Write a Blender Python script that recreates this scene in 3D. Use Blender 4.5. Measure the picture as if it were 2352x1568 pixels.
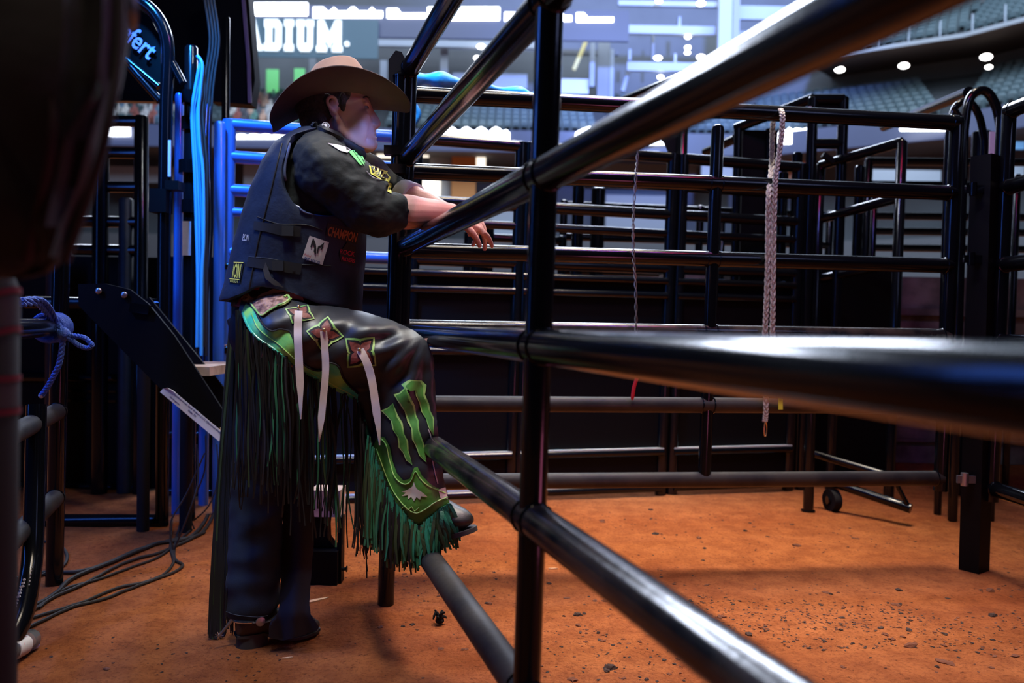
import bpy, bmesh, math, random
from mathutils import Vector, Matrix, noise, geometry
from mathutils.bvhtree import BVHTree
random.seed(7)
scene = bpy.context.scene
COL = scene.collection
for o in list(bpy.data.objects):
    bpy.data.objects.remove(o, do_unlink=True)

# ------------------------------------------------------------------ camera
CH = 0.937                       # lens height
FPX = 1800.0                     # focal length in pixels of a 2352 wide frame
ROLL = math.radians(1.0)
PITCH = math.radians(1.2)
cam_data = bpy.data.cameras.new('camera')
cam_data.sensor_width = 36.0
cam_data.lens = FPX * 36.0 / 2352.0
cam_data.clip_start = 0.02
cam_data.clip_end = 400
cam_data.dof.use_dof = True
cam_data.dof.focus_distance = 2.28
cam_data.dof.aperture_fstop = 2.4
cam = bpy.data.objects.new('camera', cam_data)
COL.objects.link(cam)
CR = Matrix.Rotation(math.pi/2 - PITCH, 3, 'X') @ Matrix.Rotation(ROLL, 3, 'Z')
cam.matrix_world = Matrix.Translation((0, 0, CH)) @ CR.to_4x4()
scene.camera = cam
CAM = Vector((0, 0, CH))

# ------------------------------------------------------------------ colour management
vs = scene.view_settings
vs.view_transform = 'Standard'
vs.look = 'None'
vs.gamma = 1.0
vs.use_curve_mapping = False
vs.exposure = 0.0
scene.cycles.max_bounces = 6
scene.cycles.sample_clamp_indirect = 4.0
scene.cycles.caustics_reflective = False
scene.cycles.caustics_refractive = False

# ------------------------------------------------------------------ world: the dim hall
w = bpy.data.worlds.new('hall_ambient')
scene.world = w
w.use_nodes = True
bg = w.node_tree.nodes['Background']
bg.inputs[0].default_value = (0.16, 0.20, 0.34, 1)
bg.inputs[1].default_value = 0.045

# ------------------------------------------------------------------ lights
def aim(o, target):
    d = Vector(target) - o.location
    o.rotation_euler = d.to_track_quat('-Z', 'Y').to_euler()
def area(name, loc, target, size, power, color, size_y=None, spread=None):
    l = bpy.data.lights.new(name, 'AREA')
    l.energy = power; l.color = color; l.size = size
    if size_y: l.shape = 'RECTANGLE'; l.size_y = size_y
    if spread: l.spread = math.radians(spread)
    o = bpy.data.objects.new(name, l); COL.objects.link(o)
    o.location = loc; aim(o, target)
    return o
def spot(name, loc, target, angle, power, color, blend=0.7, radius=0.15):
    l = bpy.data.lights.new(name, 'SPOT')
    l.energy = power; l.color = color; l.spot_size = math.radians(angle)
    l.spot_blend = blend; l.shadow_soft_size = radius
    o = bpy.data.objects.new(name, l); COL.objects.link(o)
    o.location = loc; aim(o, target)
    return o
# warm-white arena lamps over the pens
spot('arena_lamp', (1.3, 3.7, 6.5), (0.62, 3.2, 0), 35, 5000, (1.0, 0.86, 0.68), 1.0, 0.9)
spot('arena_lamp', (-0.1, 0.8, 5.6), (-0.05, 2.2, 0), 52, 430, (1.0, 0.84, 0.64), 0.9, 0.8)
# blue stage wash from the chute side, beyond and left of the rider
spot('stage_wash_blue', (-1.5, 2.7, 3.4), (-1.22, 3.85, 1.62), 36, 1000, (0.03, 0.28, 1.0), 0.6, 0.12)
spot('stage_wash_cyan', (-0.9, 3.1, 3.6), (-0.2, 3.98, 2.0), 34, 420, (0.05, 0.5, 1.0), 0.6, 0.1)
spot('stage_wash_blue', (-3.0, 1.7, 3.3), (-1.5, 2.7, 0.9), 50, 240, (0.05, 0.2, 1.0), 0.8, 0.1)
# thin strips added over the pen, unseen, to streak light along the pipes
area('streak_strip_red', (1.25, 2.35, 3.9), (1.2, 3.0, 1.2), 0.9, 13, (1.0, 0.03, 0.10), 0.05)
area('streak_strip_blue', (0.9, 2.30, 3.7), (0.8, 3.0, 1.2), 1.1, 22, (0.12, 0.22, 1.0), 0.05)
area('streak_strip_white', (-0.1, 2.5, 3.8), (0.2, 3.0, 1.2), 0.9, 26, (0.9, 0.95, 1.0), 0.05)
# big screen and stage glow from the arena side (right, ahead) that models the face and the rails
area('screen_glow', (2.6, 0.6, 3.1), (-0.5, 2.2, 1.2), 0.9, 7, (0.42, 0.5, 1.0))
spot('pen_lamp', (-0.7, 1.0, 4.3), (-0.52, 2.2, 0.9), 26, 330, (0.88, 0.95, 0.98), 0.8, 0.25)
spot('label_fill', (-0.75, 1.3, 3.3), (-1.15, 2.94, 0.52), 13, 70, (0.84, 0.88, 1.0), 0.7, 0.05)  # added spot with no lamp there, brightens the paper label
spot('cheek_light_blue', (0.55, 1.35, 2.30), (-0.43, 2.23, 1.485), 6.5, 170, (0.16, 0.30, 1.0), 0.7, 0.04)
spot('arm_fill', (0.6, 1.3, 2.7), (-0.22, 2.2, 1.25), 12, 75, (1.0, 0.50, 0.58), 0.8, 0.05)  # added spot without a visible source, tints the forearm pink
area('stage_glow_blue', (-1.6, 1.55, 2.2), (-0.2, 1.8, 1.2), 0.45, 6.5, (0.06, 0.20, 1.0), 1.3, 110)
area('blue_post_fill', (-3.1, 1.9, 1.9), (-1.6, 3.6, 1.2), 0.16, 12, (0.05, 0.20, 1.0), 2.2)  # added unseen strip that draws blue highlights on the left posts
spot('floor_glint_blue', (-2.0, 2.6, 1.8), (-1.63, 3.32, 0), 5, 10, (0.35, 0.6, 1.0), 0.9, 0.02)
area('stage_glow_magenta', (1.3, 0.6, 0.35), (-0.35, 2.25, 1.5), 0.4, 3.0, (1.0, 0.22, 0.45))
# long lit boards high over the far stand: they draw the bright lines along the pipes
area('far_board_glow', (-2, 13, 9.5), (0, 2, 0.8), 14, 2600, (0.74, 0.82, 1.0), 1.2)
# stadium house lights
area('house_light', (0, 34, 30), (0, 50, 6), 44, 15000, (0.66, 0.80, 1.0), 20)
area('house_light', (26, 20, 24), (36, 34, 8), 20, 7500, (0.62, 0.82, 1.0), 14)
spot('haze_tint_blue', (9, 22, 20), (10, 56, 24), 62, 90000, (0.22, 0.34, 1.0), 0.9, 1.0)  # added blue light, tints the far wall in place of haze

# ------------------------------------------------------------------ pixel helpers (metric placement from the photograph)
def ray(u, v):
    d = CR @ Vector(((u - 1176.0) / FPX, (784.0 - v) / FPX, -1.0))
    return d
def W(u, v, Y):
    d = ray(u, v); t = Y / d.y
    return CAM + d * t
def G(u, v, z=0.0):
    d = ray(u, v); t = (z - CH) / d.z
    return CAM + d * t
def proj(p):
    q = CR.transposed() @ (Vector(p) - CAM)
    return (1176.0 + FPX * q.x / -q.z, 784.0 - FPX * q.y / -q.z)

# ------------------------------------------------------------------ materials
MATS = {}
def mat(name, color, rough=0.5, metal=0.0, spec=0.5, coat=0.0, var=0.0, scale=20.0, bump=0.0, bscale=80.0,
        emit=None, estr=0.0, color2=None, detail=4.0, sheen=0.0, thr=None, trans=0.0, coords='Object'):
    if name in MATS: return MATS[name]
    m = bpy.data.materials.new(name); m.use_nodes = True
    nt = m.node_tree; N = nt.nodes; L = nt.links
    b = N['Principled BSDF']
    c = (*color, 1)
    b.inputs['Base Color'].default_value = c
    b.inputs['Roughness'].default_value = rough
    b.inputs['Metallic'].default_value = metal
    b.inputs['Specular IOR Level'].default_value = spec
    b.inputs['Coat Weight'].default_value = coat
    b.inputs['Coat Roughness'].default_value = 0.08
    b.inputs['Sheen Weight'].default_value = sheen
    b.inputs['Transmission Weight'].default_value = trans
    tc = N.new('ShaderNodeTexCoord')
    if var > 0 or color2:
        n = N.new('ShaderNodeTexNoise'); n.inputs['Scale'].default_value = scale; n.inputs['Detail'].default_value = detail
        L.new(tc.outputs[coords], n.inputs['Vector'])
        r = N.new('ShaderNodeValToRGB')
        c2 = color2 or tuple(x * (1 - var) for x in color)
        lo, hi = thr or (0.35, 0.65)
        r.color_ramp.elements[0].position = lo; r.color_ramp.elements[0].color = (*c2, 1)
        r.color_ramp.elements[1].position = hi; r.color_ramp.elements[1].color = c
        L.new(n.outputs['Fac'], r.inputs['Fac']); L.new(r.outputs['Color'], b.inputs['Base Color'])
    if bump > 0:
        n2 = N.new('ShaderNodeTexNoise'); n2.inputs['Scale'].default_value = bscale; n2.inputs['Detail'].default_value = 5
        L.new(tc.outputs[coords], n2.inputs['Vector'])
        bp = N.new('ShaderNodeBump'); bp.inputs['Strength'].default_value = bump; bp.inputs['Distance'].default_value = 0.01
        L.new(n2.outputs['Fac'], bp.inputs['Height']); L.new(bp.outputs['Normal'], b.inputs['Normal'])
    if emit:
        b.inputs['Emission Color'].default_value = (*emit, 1); b.inputs['Emission Strength'].default_value = estr
    MATS[name] = m
    return m

mat('black_pipe', (0.003, 0.0035, 0.005), 0.16, 0.0, 0.32, 0.12, bump=0.03, bscale=30)
mat('worn_pipe', (0.006, 0.006, 0.008), 0.2, 0.0, 0.5, 0.2, color2=(0.055, 0.042, 0.034), scale=9, thr=(0.38, 0.62), bump=0.05, bscale=60)
mat('dusty_pipe', (0.042, 0.036, 0.029), 0.55, 0.0, 0.4, 0.05, color2=(0.015, 0.014, 0.015), scale=7, thr=(0.36, 0.6), bump=0.08, bscale=60)
mat('black_sheet', (0.003, 0.003, 0.0035), 0.55, 0.0, 0.12, bump=0.03, bscale=12)
mat('matte_black', (0.010, 0.010, 0.011), 0.8, 0.0, 0.2)
mat('galvanized', (0.42, 0.43, 0.45), 0.35, 0.9)
mat('chrome', (0.8, 0.8, 0.82), 0.18, 1.0)
mat('white_paper', (0.74, 0.75, 0.82), 0.6, var=0.06, scale=40)
mat('ink_blue', (0.05, 0.07, 0.25), 0.7)
mat('ink_black', (0.01, 0.01, 0.012), 0.7)
mat('light_wood', (0.52, 0.40, 0.31), 0.7, color2=(0.30, 0.21, 0.15), scale=14, bump=0.15, bscale=50)
mat('concrete', (0.30, 0.26, 0.24), 0.85, color2=(0.10, 0.085, 0.08), scale=5, bump=0.3, bscale=18)

# ------------------------------------------------------------------ mesh builder
ORIG = {}
class MB:
    def __init__(self): self.v = []; self.f = []; self.fm = []
    def add(self, verts, faces, mi=0):
        o = len(self.v)
        self.v += [Vector(p) for p in verts]
        self.f += [tuple(i + o for i in f) for f in faces]
        self.fm += [mi] * len(faces)
        return self
    def box(self, c, s, R=None, mi=0):
        c = Vector(c); h = Vector(s) / 2
        pts = [Vector((x*h.x, y*h.y, z*h.z)) for x in (-1, 1) for y in (-1, 1) for z in (-1, 1)]
        if R is not None: pts = [R @ p for p in pts]
        return self.add([c + p for p in pts], [(0,1,3,2),(4,6,7,5),(0,4,5,1),(2,3,7,6),(0,2,6,4),(1,5,7,3)], mi)
    def bar(self, a, b, w, h, up=(0,0,1), mi=0):
        a, b = Vector(a), Vector(b); d = (b - a); L = d.length; d.normalize()
        s = d.cross(Vector(up))
        if s.length < 1e-5: s = d.cross(Vector((1, 0, 0)))
        s.normalize(); t = s.cross(d)
        return self.box((a + b) / 2, (w, L, h), Matrix((s, d, t)).transposed(), mi)
    def tube(self, pts, r, seg=14, cap=True, mi=0, flat=1.0, up=None):
        pts = [Vector(p) for p in pts]; n = len(pts)
        rr = r if isinstance(r, (list, tuple)) else [r] * n
        rings = []; side = None
        for i in range(n):
            t = (pts[min(i+1, n-1)] - pts[max(i-1, 0)])
            if t.length < 1e-9: t = Vector((0, 0, 1))
            t.normalize()
            if side is None:
                ref = Vector(up) if up is not None else (Vector((0, 0, 1)) if abs(t.z) < 0.9 else Vector((0, 1, 0)))
                side = t.cross(ref).normalized()
            else:
                side = (side - t * side.dot(t))
                if side.length < 1e-6: side = t.orthogonal()
                side.normalize()
            nn = side.cross(t)
            rings.append([pts[i] + (side * math.cos(a) + nn * math.sin(a) * flat) * rr[i] for a in [2*math.pi*k/seg for k in range(seg)]])
        V = [p for ring in rings for p in ring]; F = []
        for i in range(n - 1):
            for k in range(seg):
                a = i*seg + k; b = i*seg + (k+1) % seg
                F.append((a, b, b + seg, a + seg))
        if cap:
            F.append(tuple(reversed(range(seg)))); F.append(tuple(range((n-1)*seg, n*seg)))
        return self.add(V, F, mi)
    def ell(self, c, rad, R=None, seg=20, rings=12, mi=0):
        c = Vector(c); V = []; F = []
        for i in range(rings + 1):
            th = math.pi * i / rings
            for k in range(seg):
                ph = 2*math.pi*k/seg
                p = Vector((rad[0]*math.sin(th)*math.cos(ph), rad[1]*math.sin(th)*math.sin(ph), rad[2]*math.cos(th)))
                if R is not None: p = R @ p
                V.append(c + p)
        for i in range(rings):
            for k in range(seg):
                a = i*seg + k; b = i*seg + (k+1) % seg
                F.append((a, a + seg, b + seg, b))
        return self.add(V, F, mi)
    def lathe(self, prof, c=(0, 0, 0), R=None, seg=24, mi=0):
        c = Vector(c); V = []; F = []
        for r, z in prof:
            for k in range(seg):
                a = 2*math.pi*k/seg
                p = Vector((r*math.cos(a), r*math.sin(a), z))
                if R is not None: p = R @ p
                V.append(c + p)
        n = len(prof)
        for i in range(n - 1):
            for k in range(seg):
                a = i*seg + k; b = i*seg + (k+1) % seg
                F.append((a, b, b + seg, a + seg))
        F.append(tuple(reversed(range(seg)))); F.append(tuple(range((n-1)*seg, n*seg)))
        return self.add(V, F, mi)
    def prism(self, poly, ex, ey, en, o, depth, mi=0):
        """closed 2-D outline in the frame (ex, ey) at o, extruded along en"""
        o, ex, ey, en = Vector(o), Vector(ex), Vector(ey), Vector(en)
        n = len(poly)
        A = [o + ex*x + ey*y for x, y in poly]; B = [p + en*depth for p in A]
        F = [(i, (i+1) % n, n + (i+1) % n, n + i) for i in range(n)]
        F += [tuple(reversed(range(n))), tuple(range(n, 2*n))]
        return self.add(A + B, F, mi)
    def loft(self, secs, mi=0, cap=True):
        """secs: rings of equal length"""
        n = len(secs[0]); V = [p for s in secs for p in s]; F = []
        for i in range(len(secs) - 1):
            for k in range(n):
                a = i*n + k; b = i*n + (k+1) % n
                F.append((a, b, b + n, a + n))
        if cap: F += [tuple(reversed(range(n))), tuple(range((len(secs)-1)*n, len(secs)*n))]
        return self.add(V, F, mi)
    def mesh(self, name, off=Vector((0,0,0))):
        me = bpy.data.meshes.new(name)
        me.from_pydata([p - off for p in self.v], [], self.f)
        bm = bmesh.new(); bm.from_mesh(me)
        bmesh.ops.recalc_face_normals(bm, faces=bm.faces)
        bm.to_mesh(me); bm.free()
        if any(self.fm): me.polygons.foreach_set('material_index', self.fm)
        return me
    def build(self, name, mats, parent=None, smooth=40):
        off = Vector((0,0,0))
        p = parent
        while p is not None:
            off += ORIG.get(p.name, Vector((0,0,0))); p = p.parent
        me = self.mesh(name, off)
        return link(name, me, mats, parent, smooth)
def link(name, me, mats, parent=None, smooth=40):
    o = bpy.data.objects.new(name, me); COL.objects.link(o)
    for m in (mats if isinstance(mats, (list, tuple)) else [mats]):
        me.materials.append(MATS[m] if isinstance(m, str) else m)
    if smooth: shade(me, smooth)
    if parent is not None: o.parent = parent
    return o
def shade(me, ang):
    for p in me.polygons: p.use_smooth = True
    bm = bmesh.new(); bm.from_mesh(me); lim = math.radians(ang)
    for e in bm.edges:
        if len(e.link_faces) == 2:
            try: e.smooth = e.calc_face_angle() < lim
            except ValueError: pass
    bm.to_mesh(me); bm.free()
def tag(o, label=None, cat=None, group=None, kind=None):
    if label: o['label'] = label
    if cat: o['category'] = cat
    if group: o['group'] = group
    if kind: o['kind'] = kind
    return o
def thing(name, label, cat, loc=(0,0,0), group=None):
    o = bpy.data.objects.new(name, None); COL.objects.link(o)
    o.empty_display_size = 0.1
    o.location = loc; ORIG[o.name] = Vector(loc)
    return tag(o, label, cat, group)
def solo(name, mb, m, label, cat, group=None, smooth=40):
    return tag(mb.build(name, m, None, smooth), label, cat, group)
def struct(name, mb, m, smooth=40):
    return tag(mb.build(name, m, None, smooth), kind='structure')
def evaluated(me, mods):
    """apply modifiers to a mesh datablock and return the new one"""
    o = bpy.data.objects.new('working_copy', me); COL.objects.link(o)
    for typ, kw in mods:
        md = o.modifiers.new(typ, typ)
        for k, v in kw.items(): setattr(md, k, v)
    dg = bpy.context.evaluated_depsgraph_get()
    out = bpy.data.meshes.new_from_object(o.evaluated_get(dg), depsgraph=dg)
    bpy.data.objects.remove(o, do_unlink=True)
    return out
def remesh(mb, voxel, smooth=4, factor=0.5):
    me = mb.mesh('union')
    return evaluated(me, [('REMESH', dict(mode='VOXEL', voxel_size=voxel, adaptivity=0.0)),
                          ('SMOOTH', dict(iterations=smooth, factor=factor))])
def text_mesh(s, size=1.0, depth=0.0, bold=0.0, font_shear=0.0):
    cu = bpy.data.curves.new('lettering', 'FONT')
    cu.body = s; cu.size = size; cu.extrude = depth; cu.offset = bold; cu.shear = font_shear
    cu.align_x = 'CENTER'; cu.align_y = 'CENTER'; cu.resolution_u = 3
    o = bpy.data.objects.new('lettering', cu); COL.objects.link(o)
    dg = bpy.context.evaluated_depsgraph_get()
    me = bpy.data.meshes.new_from_object(o.evaluated_get(dg), depsgraph=dg)
    V = [v.co.copy() for v in me.vertices]; F = [tuple(p.vertices) for p in me.polygons]
    bpy.data.objects.remove(o, do_unlink=True)
    return V, F
def put_text(mb, s, o, ex, ey, en, w=None, h=None, depth=0.001, bold=0.0, mi=0, shear=0.0):
    V, F = text_mesh(s, 1.0, 0.5, bold, shear)
    xs = [v.x for v in V]; ys = [v.y for v in V]
    cx, cy = (min(xs)+max(xs))/2, (min(ys)+max(ys))/2
    dx, dy = max(xs)-min(xs), max(ys)-min(ys)
    sx = (w/dx) if w else h/dy
    sy = (h/dy) if h else sx
    o, ex, ey, en = Vector(o), Vector(ex), Vector(ey), Vector(en)
    mb.add([o + ex*((v.x-cx)*sx) + ey*((v.y-cy)*sy) + en*(v.z*depth) for v in V], F, mi)
    return mb
def smooth_path(pts, n=8):
    """Catmull-Rom through points"""
    P = [Vector(p) for p in pts]; out = []
    for i in range(len(P) - 1):
        p0 = P[max(i-1, 0)]; p1 = P[i]; p2 = P[i+1]; p3 = P[min(i+2, len(P)-1)]
        for k in range(n):
            t = k / n
            out.append(0.5*((2*p1) + (p2-p0)*t + (2*p0-5*p1+4*p2-p3)*t*t + (3*p1-p0-3*p2+p3)*t*t*t))
    out.append(P[-1]); return out
# ------------------------------------------------------------------ ground
def dirt_material():
    m = bpy.data.materials.new('dirt'); m.use_nodes = True
    nt = m.node_tree; N = nt.nodes; L = nt.links; b = N['Principled BSDF']
    b.inputs['Roughness'].default_value = 0.95; b.inputs['Specular IOR Level'].default_value = 0.15
    tc = N.new('ShaderNodeTexCoord')
    def nz(scale, detail=6, rough=0.6):
        n = N.new('ShaderNodeTexNoise'); n.inputs['Scale'].default_value = scale; n.inputs['Detail'].default_value = detail
        n.inputs['Roughness'].default_value = rough; L.new(tc.outputs['Object'], n.inputs['Vector']); return n
    def ramp(n, a, ca, c, cb):
        r = N.new('ShaderNodeValToRGB'); r.color_ramp.elements[0].position = a; r.color_ramp.elements[0].color = (*ca, 1)
        r.color_ramp.elements[1].position = c; r.color_ramp.elements[1].color = (*cb, 1)
        L.new(n.outputs['Fac'], r.inputs['Fac']); return r
    big = ramp(nz(1.3, 5), 0.32, (0.43, 0.114, 0.034), 0.70, (0.66, 0.218, 0.072))
    med = ramp(nz(9, 8, 0.7), 0.38, (0.60, 0.52, 0.50), 0.60, (1, 1, 1))
    fine = ramp(nz(85, 6, 0.75), 0.36, (0.42, 0.38, 0.36), 0.50, (1, 1, 1))
    def mul(a, c, f):
        x = N.new('ShaderNodeMix'); x.data_type = 'RGBA'; x.blend_type = 'MULTIPLY'; x.inputs[0].default_value = f
        L.new(a, x.inputs[6]); L.new(c, x.inputs[7]); return x.outputs[2]
    speck = ramp(nz(33, 4, 0.8), 0.30, (0.22, 0.18, 0.17), 0.40, (1, 1, 1))
    c = mul(mul(mul(big.outputs['Color'], med.outputs['Color'], 0.75), fine.outputs['Color'], 0.65), speck.outputs['Color'], 0.85)
    L.new(c, b.inputs['Base Color'])
    bp = N.new('ShaderNodeBump'); bp.inputs['Strength'].default_value = 1.0; bp.inputs['Distance'].default_value = 0.03
    L.new(nz(45, 8, 0.7).outputs['Fac'], bp.inputs['Height']); L.new(bp.outputs['Normal'], b.inputs['Normal'])
    MATS['dirt'] = m
dirt_material()
def ground_z(x, y):
    return 0.012 * noise.noise(Vector((x*1.3, y*1.3, 0.3))) + 0.006 * noise.noise(Vector((x*5, y*5, 2.1))) + 0.0035 * noise.noise(Vector((x*17, y*17, 5.1)))
def build_ground():
    mb = MB()
    xs = [-70, -30, -12, -6] + [-3.4 + i*0.035 for i in range(int(7.6/0.035))] + [5.5, 9, 20, 70]
    ys = [-3, -1] + [0.6 + i*0.035 for i in range(int(4.2/0.035))] + [5.4, 6.5, 9, 20, 60, 90]
    V = [(x, y, ground_z(x, y) if (-3.5 < x < 4.4 and 0.3 < y < 5) else -0.002) for y in ys for x in xs]
    n = len(xs)
    F = [(j*n+i, j*n+i+1, (j+1)*n+i+1, (j+1)*n+i) for j in range(len(ys)-1) for i in range(n-1)]
    mb.add(V, F)
    return struct('ground', mb, 'dirt', 60)
build_ground()

# loose clods and scraps on the dirt, each its own piece
mat('clod_soil', (0.20, 0.060, 0.024), 0.95, color2=(0.07, 0.022, 0.012), scale=60, bump=0.4, bscale=120)
mat('dark_clod', (0.035, 0.016, 0.012), 0.95, bump=0.4, bscale=120)
mat('pale_chip', (0.62, 0.38, 0.22), 0.8)
def clod_mesh(i, squash):
    rnd = random.Random(i); mb = MB()
    bm = bmesh.new(); bmesh.ops.create_icosphere(bm, subdivisions=2, radius=1.0)
    for v in bm.verts:
        v.co *= 1 + 0.6*noise.noise(v.co*1.3 + Vector((i*7.1, 0, 0))) + 0.35*noise.noise(v.co*3.5 + Vector((0, i*3.3, 0)))
        v.co.z *= squash
    me = bpy.data.meshes.new('clod'); bm.to_mesh(me); bm.free()
    return me
CLODS = [clod_mesh(i, 0.35 + 0.2*(i % 3)) for i in range(7)]
def scatter_clods():
    rnd = random.Random(5); k = 0
    for me in CLODS[:5]: me.materials.append(MATS['clod_soil'])
    for me in CLODS[5:]: me.materials.append(MATS['dark_clod'])
    while k < 295:
        if rnd.random() < 0.72: x, y = rnd.uniform(-0.3, 1.9), rnd.uniform(1.75, 2.9)
        elif rnd.random() < 0.5: x, y = rnd.uniform(0.0, 1.6), rnd.uniform(3.3, 4.0)
        else: x, y = rnd.uniform(-1.6, 0.0), rnd.uniform(2.0, 3.2)
        if -0.95 < x < -0.45 and 2.05 < y < 2.5: continue
        if x < -0.6 and rnd.random() < 0.7: continue
        s = min(0.015, 0.0028 + rnd.expovariate(1/0.0032)) * (1.0 if x > -0.4 else 0.6)
        o = bpy.data.objects.new('dirt_clod', CLODS[k % 7]); COL.objects.link(o)
        o.location = (x, y, ground_z(x, y) + s*0.10)
        o.scale = (s*rnd.uniform(0.8, 1.7), s, s*0.8); o.rotation_euler = (0, 0, rnd.uniform(0, 6.28))
        tag(o, 'small broken clod of reddish dirt lying loose on the arena floor', 'clod', 'loose clods on the dirt floor')
        k += 1
scatter_clods()
def crumbs():
    rnd = random.Random(21); mb = MB(); src = CLODS[0]; F = [tuple(p.vertices) for p in src.polygons]
    for i in range(4200):
        r = rnd.random()
        if r < .62: x, y = rnd.gauss(0.95, 0.45), rnd.uniform(1.55, 2.7)
        elif r < .85: x, y = rnd.uniform(-0.5, 2.0), rnd.uniform(1.7, 3.9)
        else: x, y = rnd.uniform(-1.4, 0.1), rnd.uniform(2.0, 3.6)
        c = noise.noise(Vector((x*2.2, y*2.2, 4))); 
        if c < 0.0: continue
        s = rnd.uniform(0.0012, 0.0026) + rnd.expovariate(1/0.0008); a = rnd.uniform(0, 6.28); ca, sa = math.cos(a)*s, math.sin(a)*s; st = rnd.uniform(1, 2.2); z = ground_z(x, y) + s*.3
        mb.add([(x + v.co.x*ca*st - v.co.y*sa, y + v.co.x*sa*st + v.co.y*ca, z + v.co.z*s) for v in src.vertices], F, rnd.randrange(2))
    o = mb.build('dirt_crumbs', ['clod_soil', 'dark_clod'], None, 0)
    tag(o, 'fine dark crumbs of earth strewn over the arena dirt', 'crumbs', None, 'stuff')
crumbs()
def chips():
    for (u, v, L_, a, col, lab) in [(1270, 1306, 0.036, 0.1, 'pale_chip', 'pale wood chip on the dirt just right of the mid gate post'),
                               (1500, 1462, 0.040, -0.2, 'pale_chip', 'pale wood chip on the dirt under the low foreground rail'),
                               (720, 1382, 0.11, 0.65, 'pale_chip', 'long pale splinter of wood beside the planted boot toe'),
                               (660, 1512, 0.03, 0.3, 'pale_chip', 'small pale chip on the dirt in front of the planted boot')]:
        p = G(u, v); mb = MB()
        pts = [(-0.5, -0.06), (-0.1, -0.10), (0.4, -0.04), (0.5, 0.02), (0.1, 0.09), (-0.45, 0.05)]
        ex = Vector((math.cos(a), math.sin(a), 0)); ey = Vector((-math.sin(a), math.cos(a), 0))
        mb.prism([(x*L_, y*L_*0.9) for x, y in pts], ex, ey, (0, 0, 1), Vector((p.x, p.y, ground_z(p.x, p.y) + 0.001)), 0.004)
        solo('wood_chip', mb, col, lab, 'wood chip')
    p = G(1010, 1432); mb = MB()
    for i in range(6):
        a = i*1.05; q = Vector((p.x, p.y, 0.012))
        mb.tube(smooth_path([q, q + Vector((0.012*math.cos(a), 0.012*math.sin(a), 0.012*(1 + i % 2))), q + Vector((0.022*math.cos(a+0.4), 0.018*math.sin(a+.4), 0.004 + 0.012*(i % 3)))], 3), [0.007, 0.006, 0.006, 0.005, 0.004, 0.0035, 0.002], 7)
    mb.ell((p.x, p.y, 0.010), (0.014, 0.012, 0.010))
    solo('rubber_scrap', mb, 'matte_black', 'crumpled black scrap lying alone on the dirt between the hinge post and slanting bottom rail', 'scrap')
chips()

# ------------------------------------------------------------------ pipe panels and gates
LEAN = Vector((0.016, 0, 1.0))   # the pens stand a touch out of plumb on the soft dirt
def at_z(p, z): return Vector((p[0], p[1], 0)) + LEAN * z
def weld(mb, p, axis, r):
    """a lumpy bead round the end of a pipe"""
    t = Vector(axis).normalized(); a = t.orthogonal().normalized(); b = t.cross(a)
    pts = [Vector(p) + (a*math.cos(i*0.4488) + b*math.sin(i*0.4488))*r*1.01 for i in range(15)]
    mb.tube(pts, 0.0032, 6, cap=False)
def panel(name, label, cat, A, B, zs, posts, r=0.030, rp=0.0275, mats=None, zlo=0.10, zhi=1.80, group=None, post_z=None, weld_on=True, corner=None):
    """A->B ground line; zs rail heights; posts: list of (t, z0, z1, radius)"""
    A, B = Vector((*A, 0)), Vector((*B, 0))
    root = thing(name, label, cat, A, group)
    d = (B - A).normalized()
    for i, z in enumerate(zs):
        mb = MB(); p, q = at_z(A, z), at_z(B, z)
        mb.tube([p + (q - p)*k/6 for k in range(7)], r, 20)
        m = mats[i] if mats else 'black_pipe'
        rail = mb.build('rail', m, root)
        if weld_on:
            for (t, z0, z1, rr) in posts:
                if z0 < z < z1 + 0.01 and 0 <= t <= 1:
                    c = p + (q - p)*t
                    for s in (-1, 1):
                        if 0 < t + s*0.01 < 1: wb = MB(); weld(wb, c + d*s*rr*0.95, d, r); wb.build('weld_bead', 'black_pipe', rail)
    for (t, z0, z1, rr) in posts:
        mb = MB(); c = A + (B - A)*t
        top = at_z(c, z1)
        mb.tube([at_z(c, z0), at_z(c, (z0+z1)/2), top - LEAN*0.02, top - LEAN*0.006, top], [rr, rr, rr, rr*0.86, rr*0.5], 20)
        mb.build('post', 'black_pipe', root)
    return root

HG = Vector((-0.385, 2.615, 0)); DG = Vector((0.030, 1.32, 0)) - HG
ZS = [1.776, 1.483, 1.190, 0.902, 0.610, 0.310]
gate = panel('pipe_gate', 'glossy black six-rail pipe gate running past the lens that the cowboy leans on', 'gate',
    HG[:2], (HG + DG*2.35)[:2], ZS, [(0.0, 0.27, 1.80, 0.0275), (1/2.35, 0.02, 1.83, 0.0235), (1.0, 0.25, 1.80, 0.0275)],
    mats=['black_pipe', 'black_pipe', 'black_pipe', 'black_pipe', 'worn_pipe', 'dusty_pipe'])
def gate_hinges():
    for z in (1.50, 0.60):
        mb = MB(); c = at_z(HG, z) + Vector((-0.028, 0.02, 0))
        mb.tube([c - LEAN*0.05, c + LEAN*0.05], 0.021, 16)
        mb.bar(c, at_z(HG, z), 0.018, 0.06)
        mb.build('hinge', 'black_pipe', gate)
gate_hinges()
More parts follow.
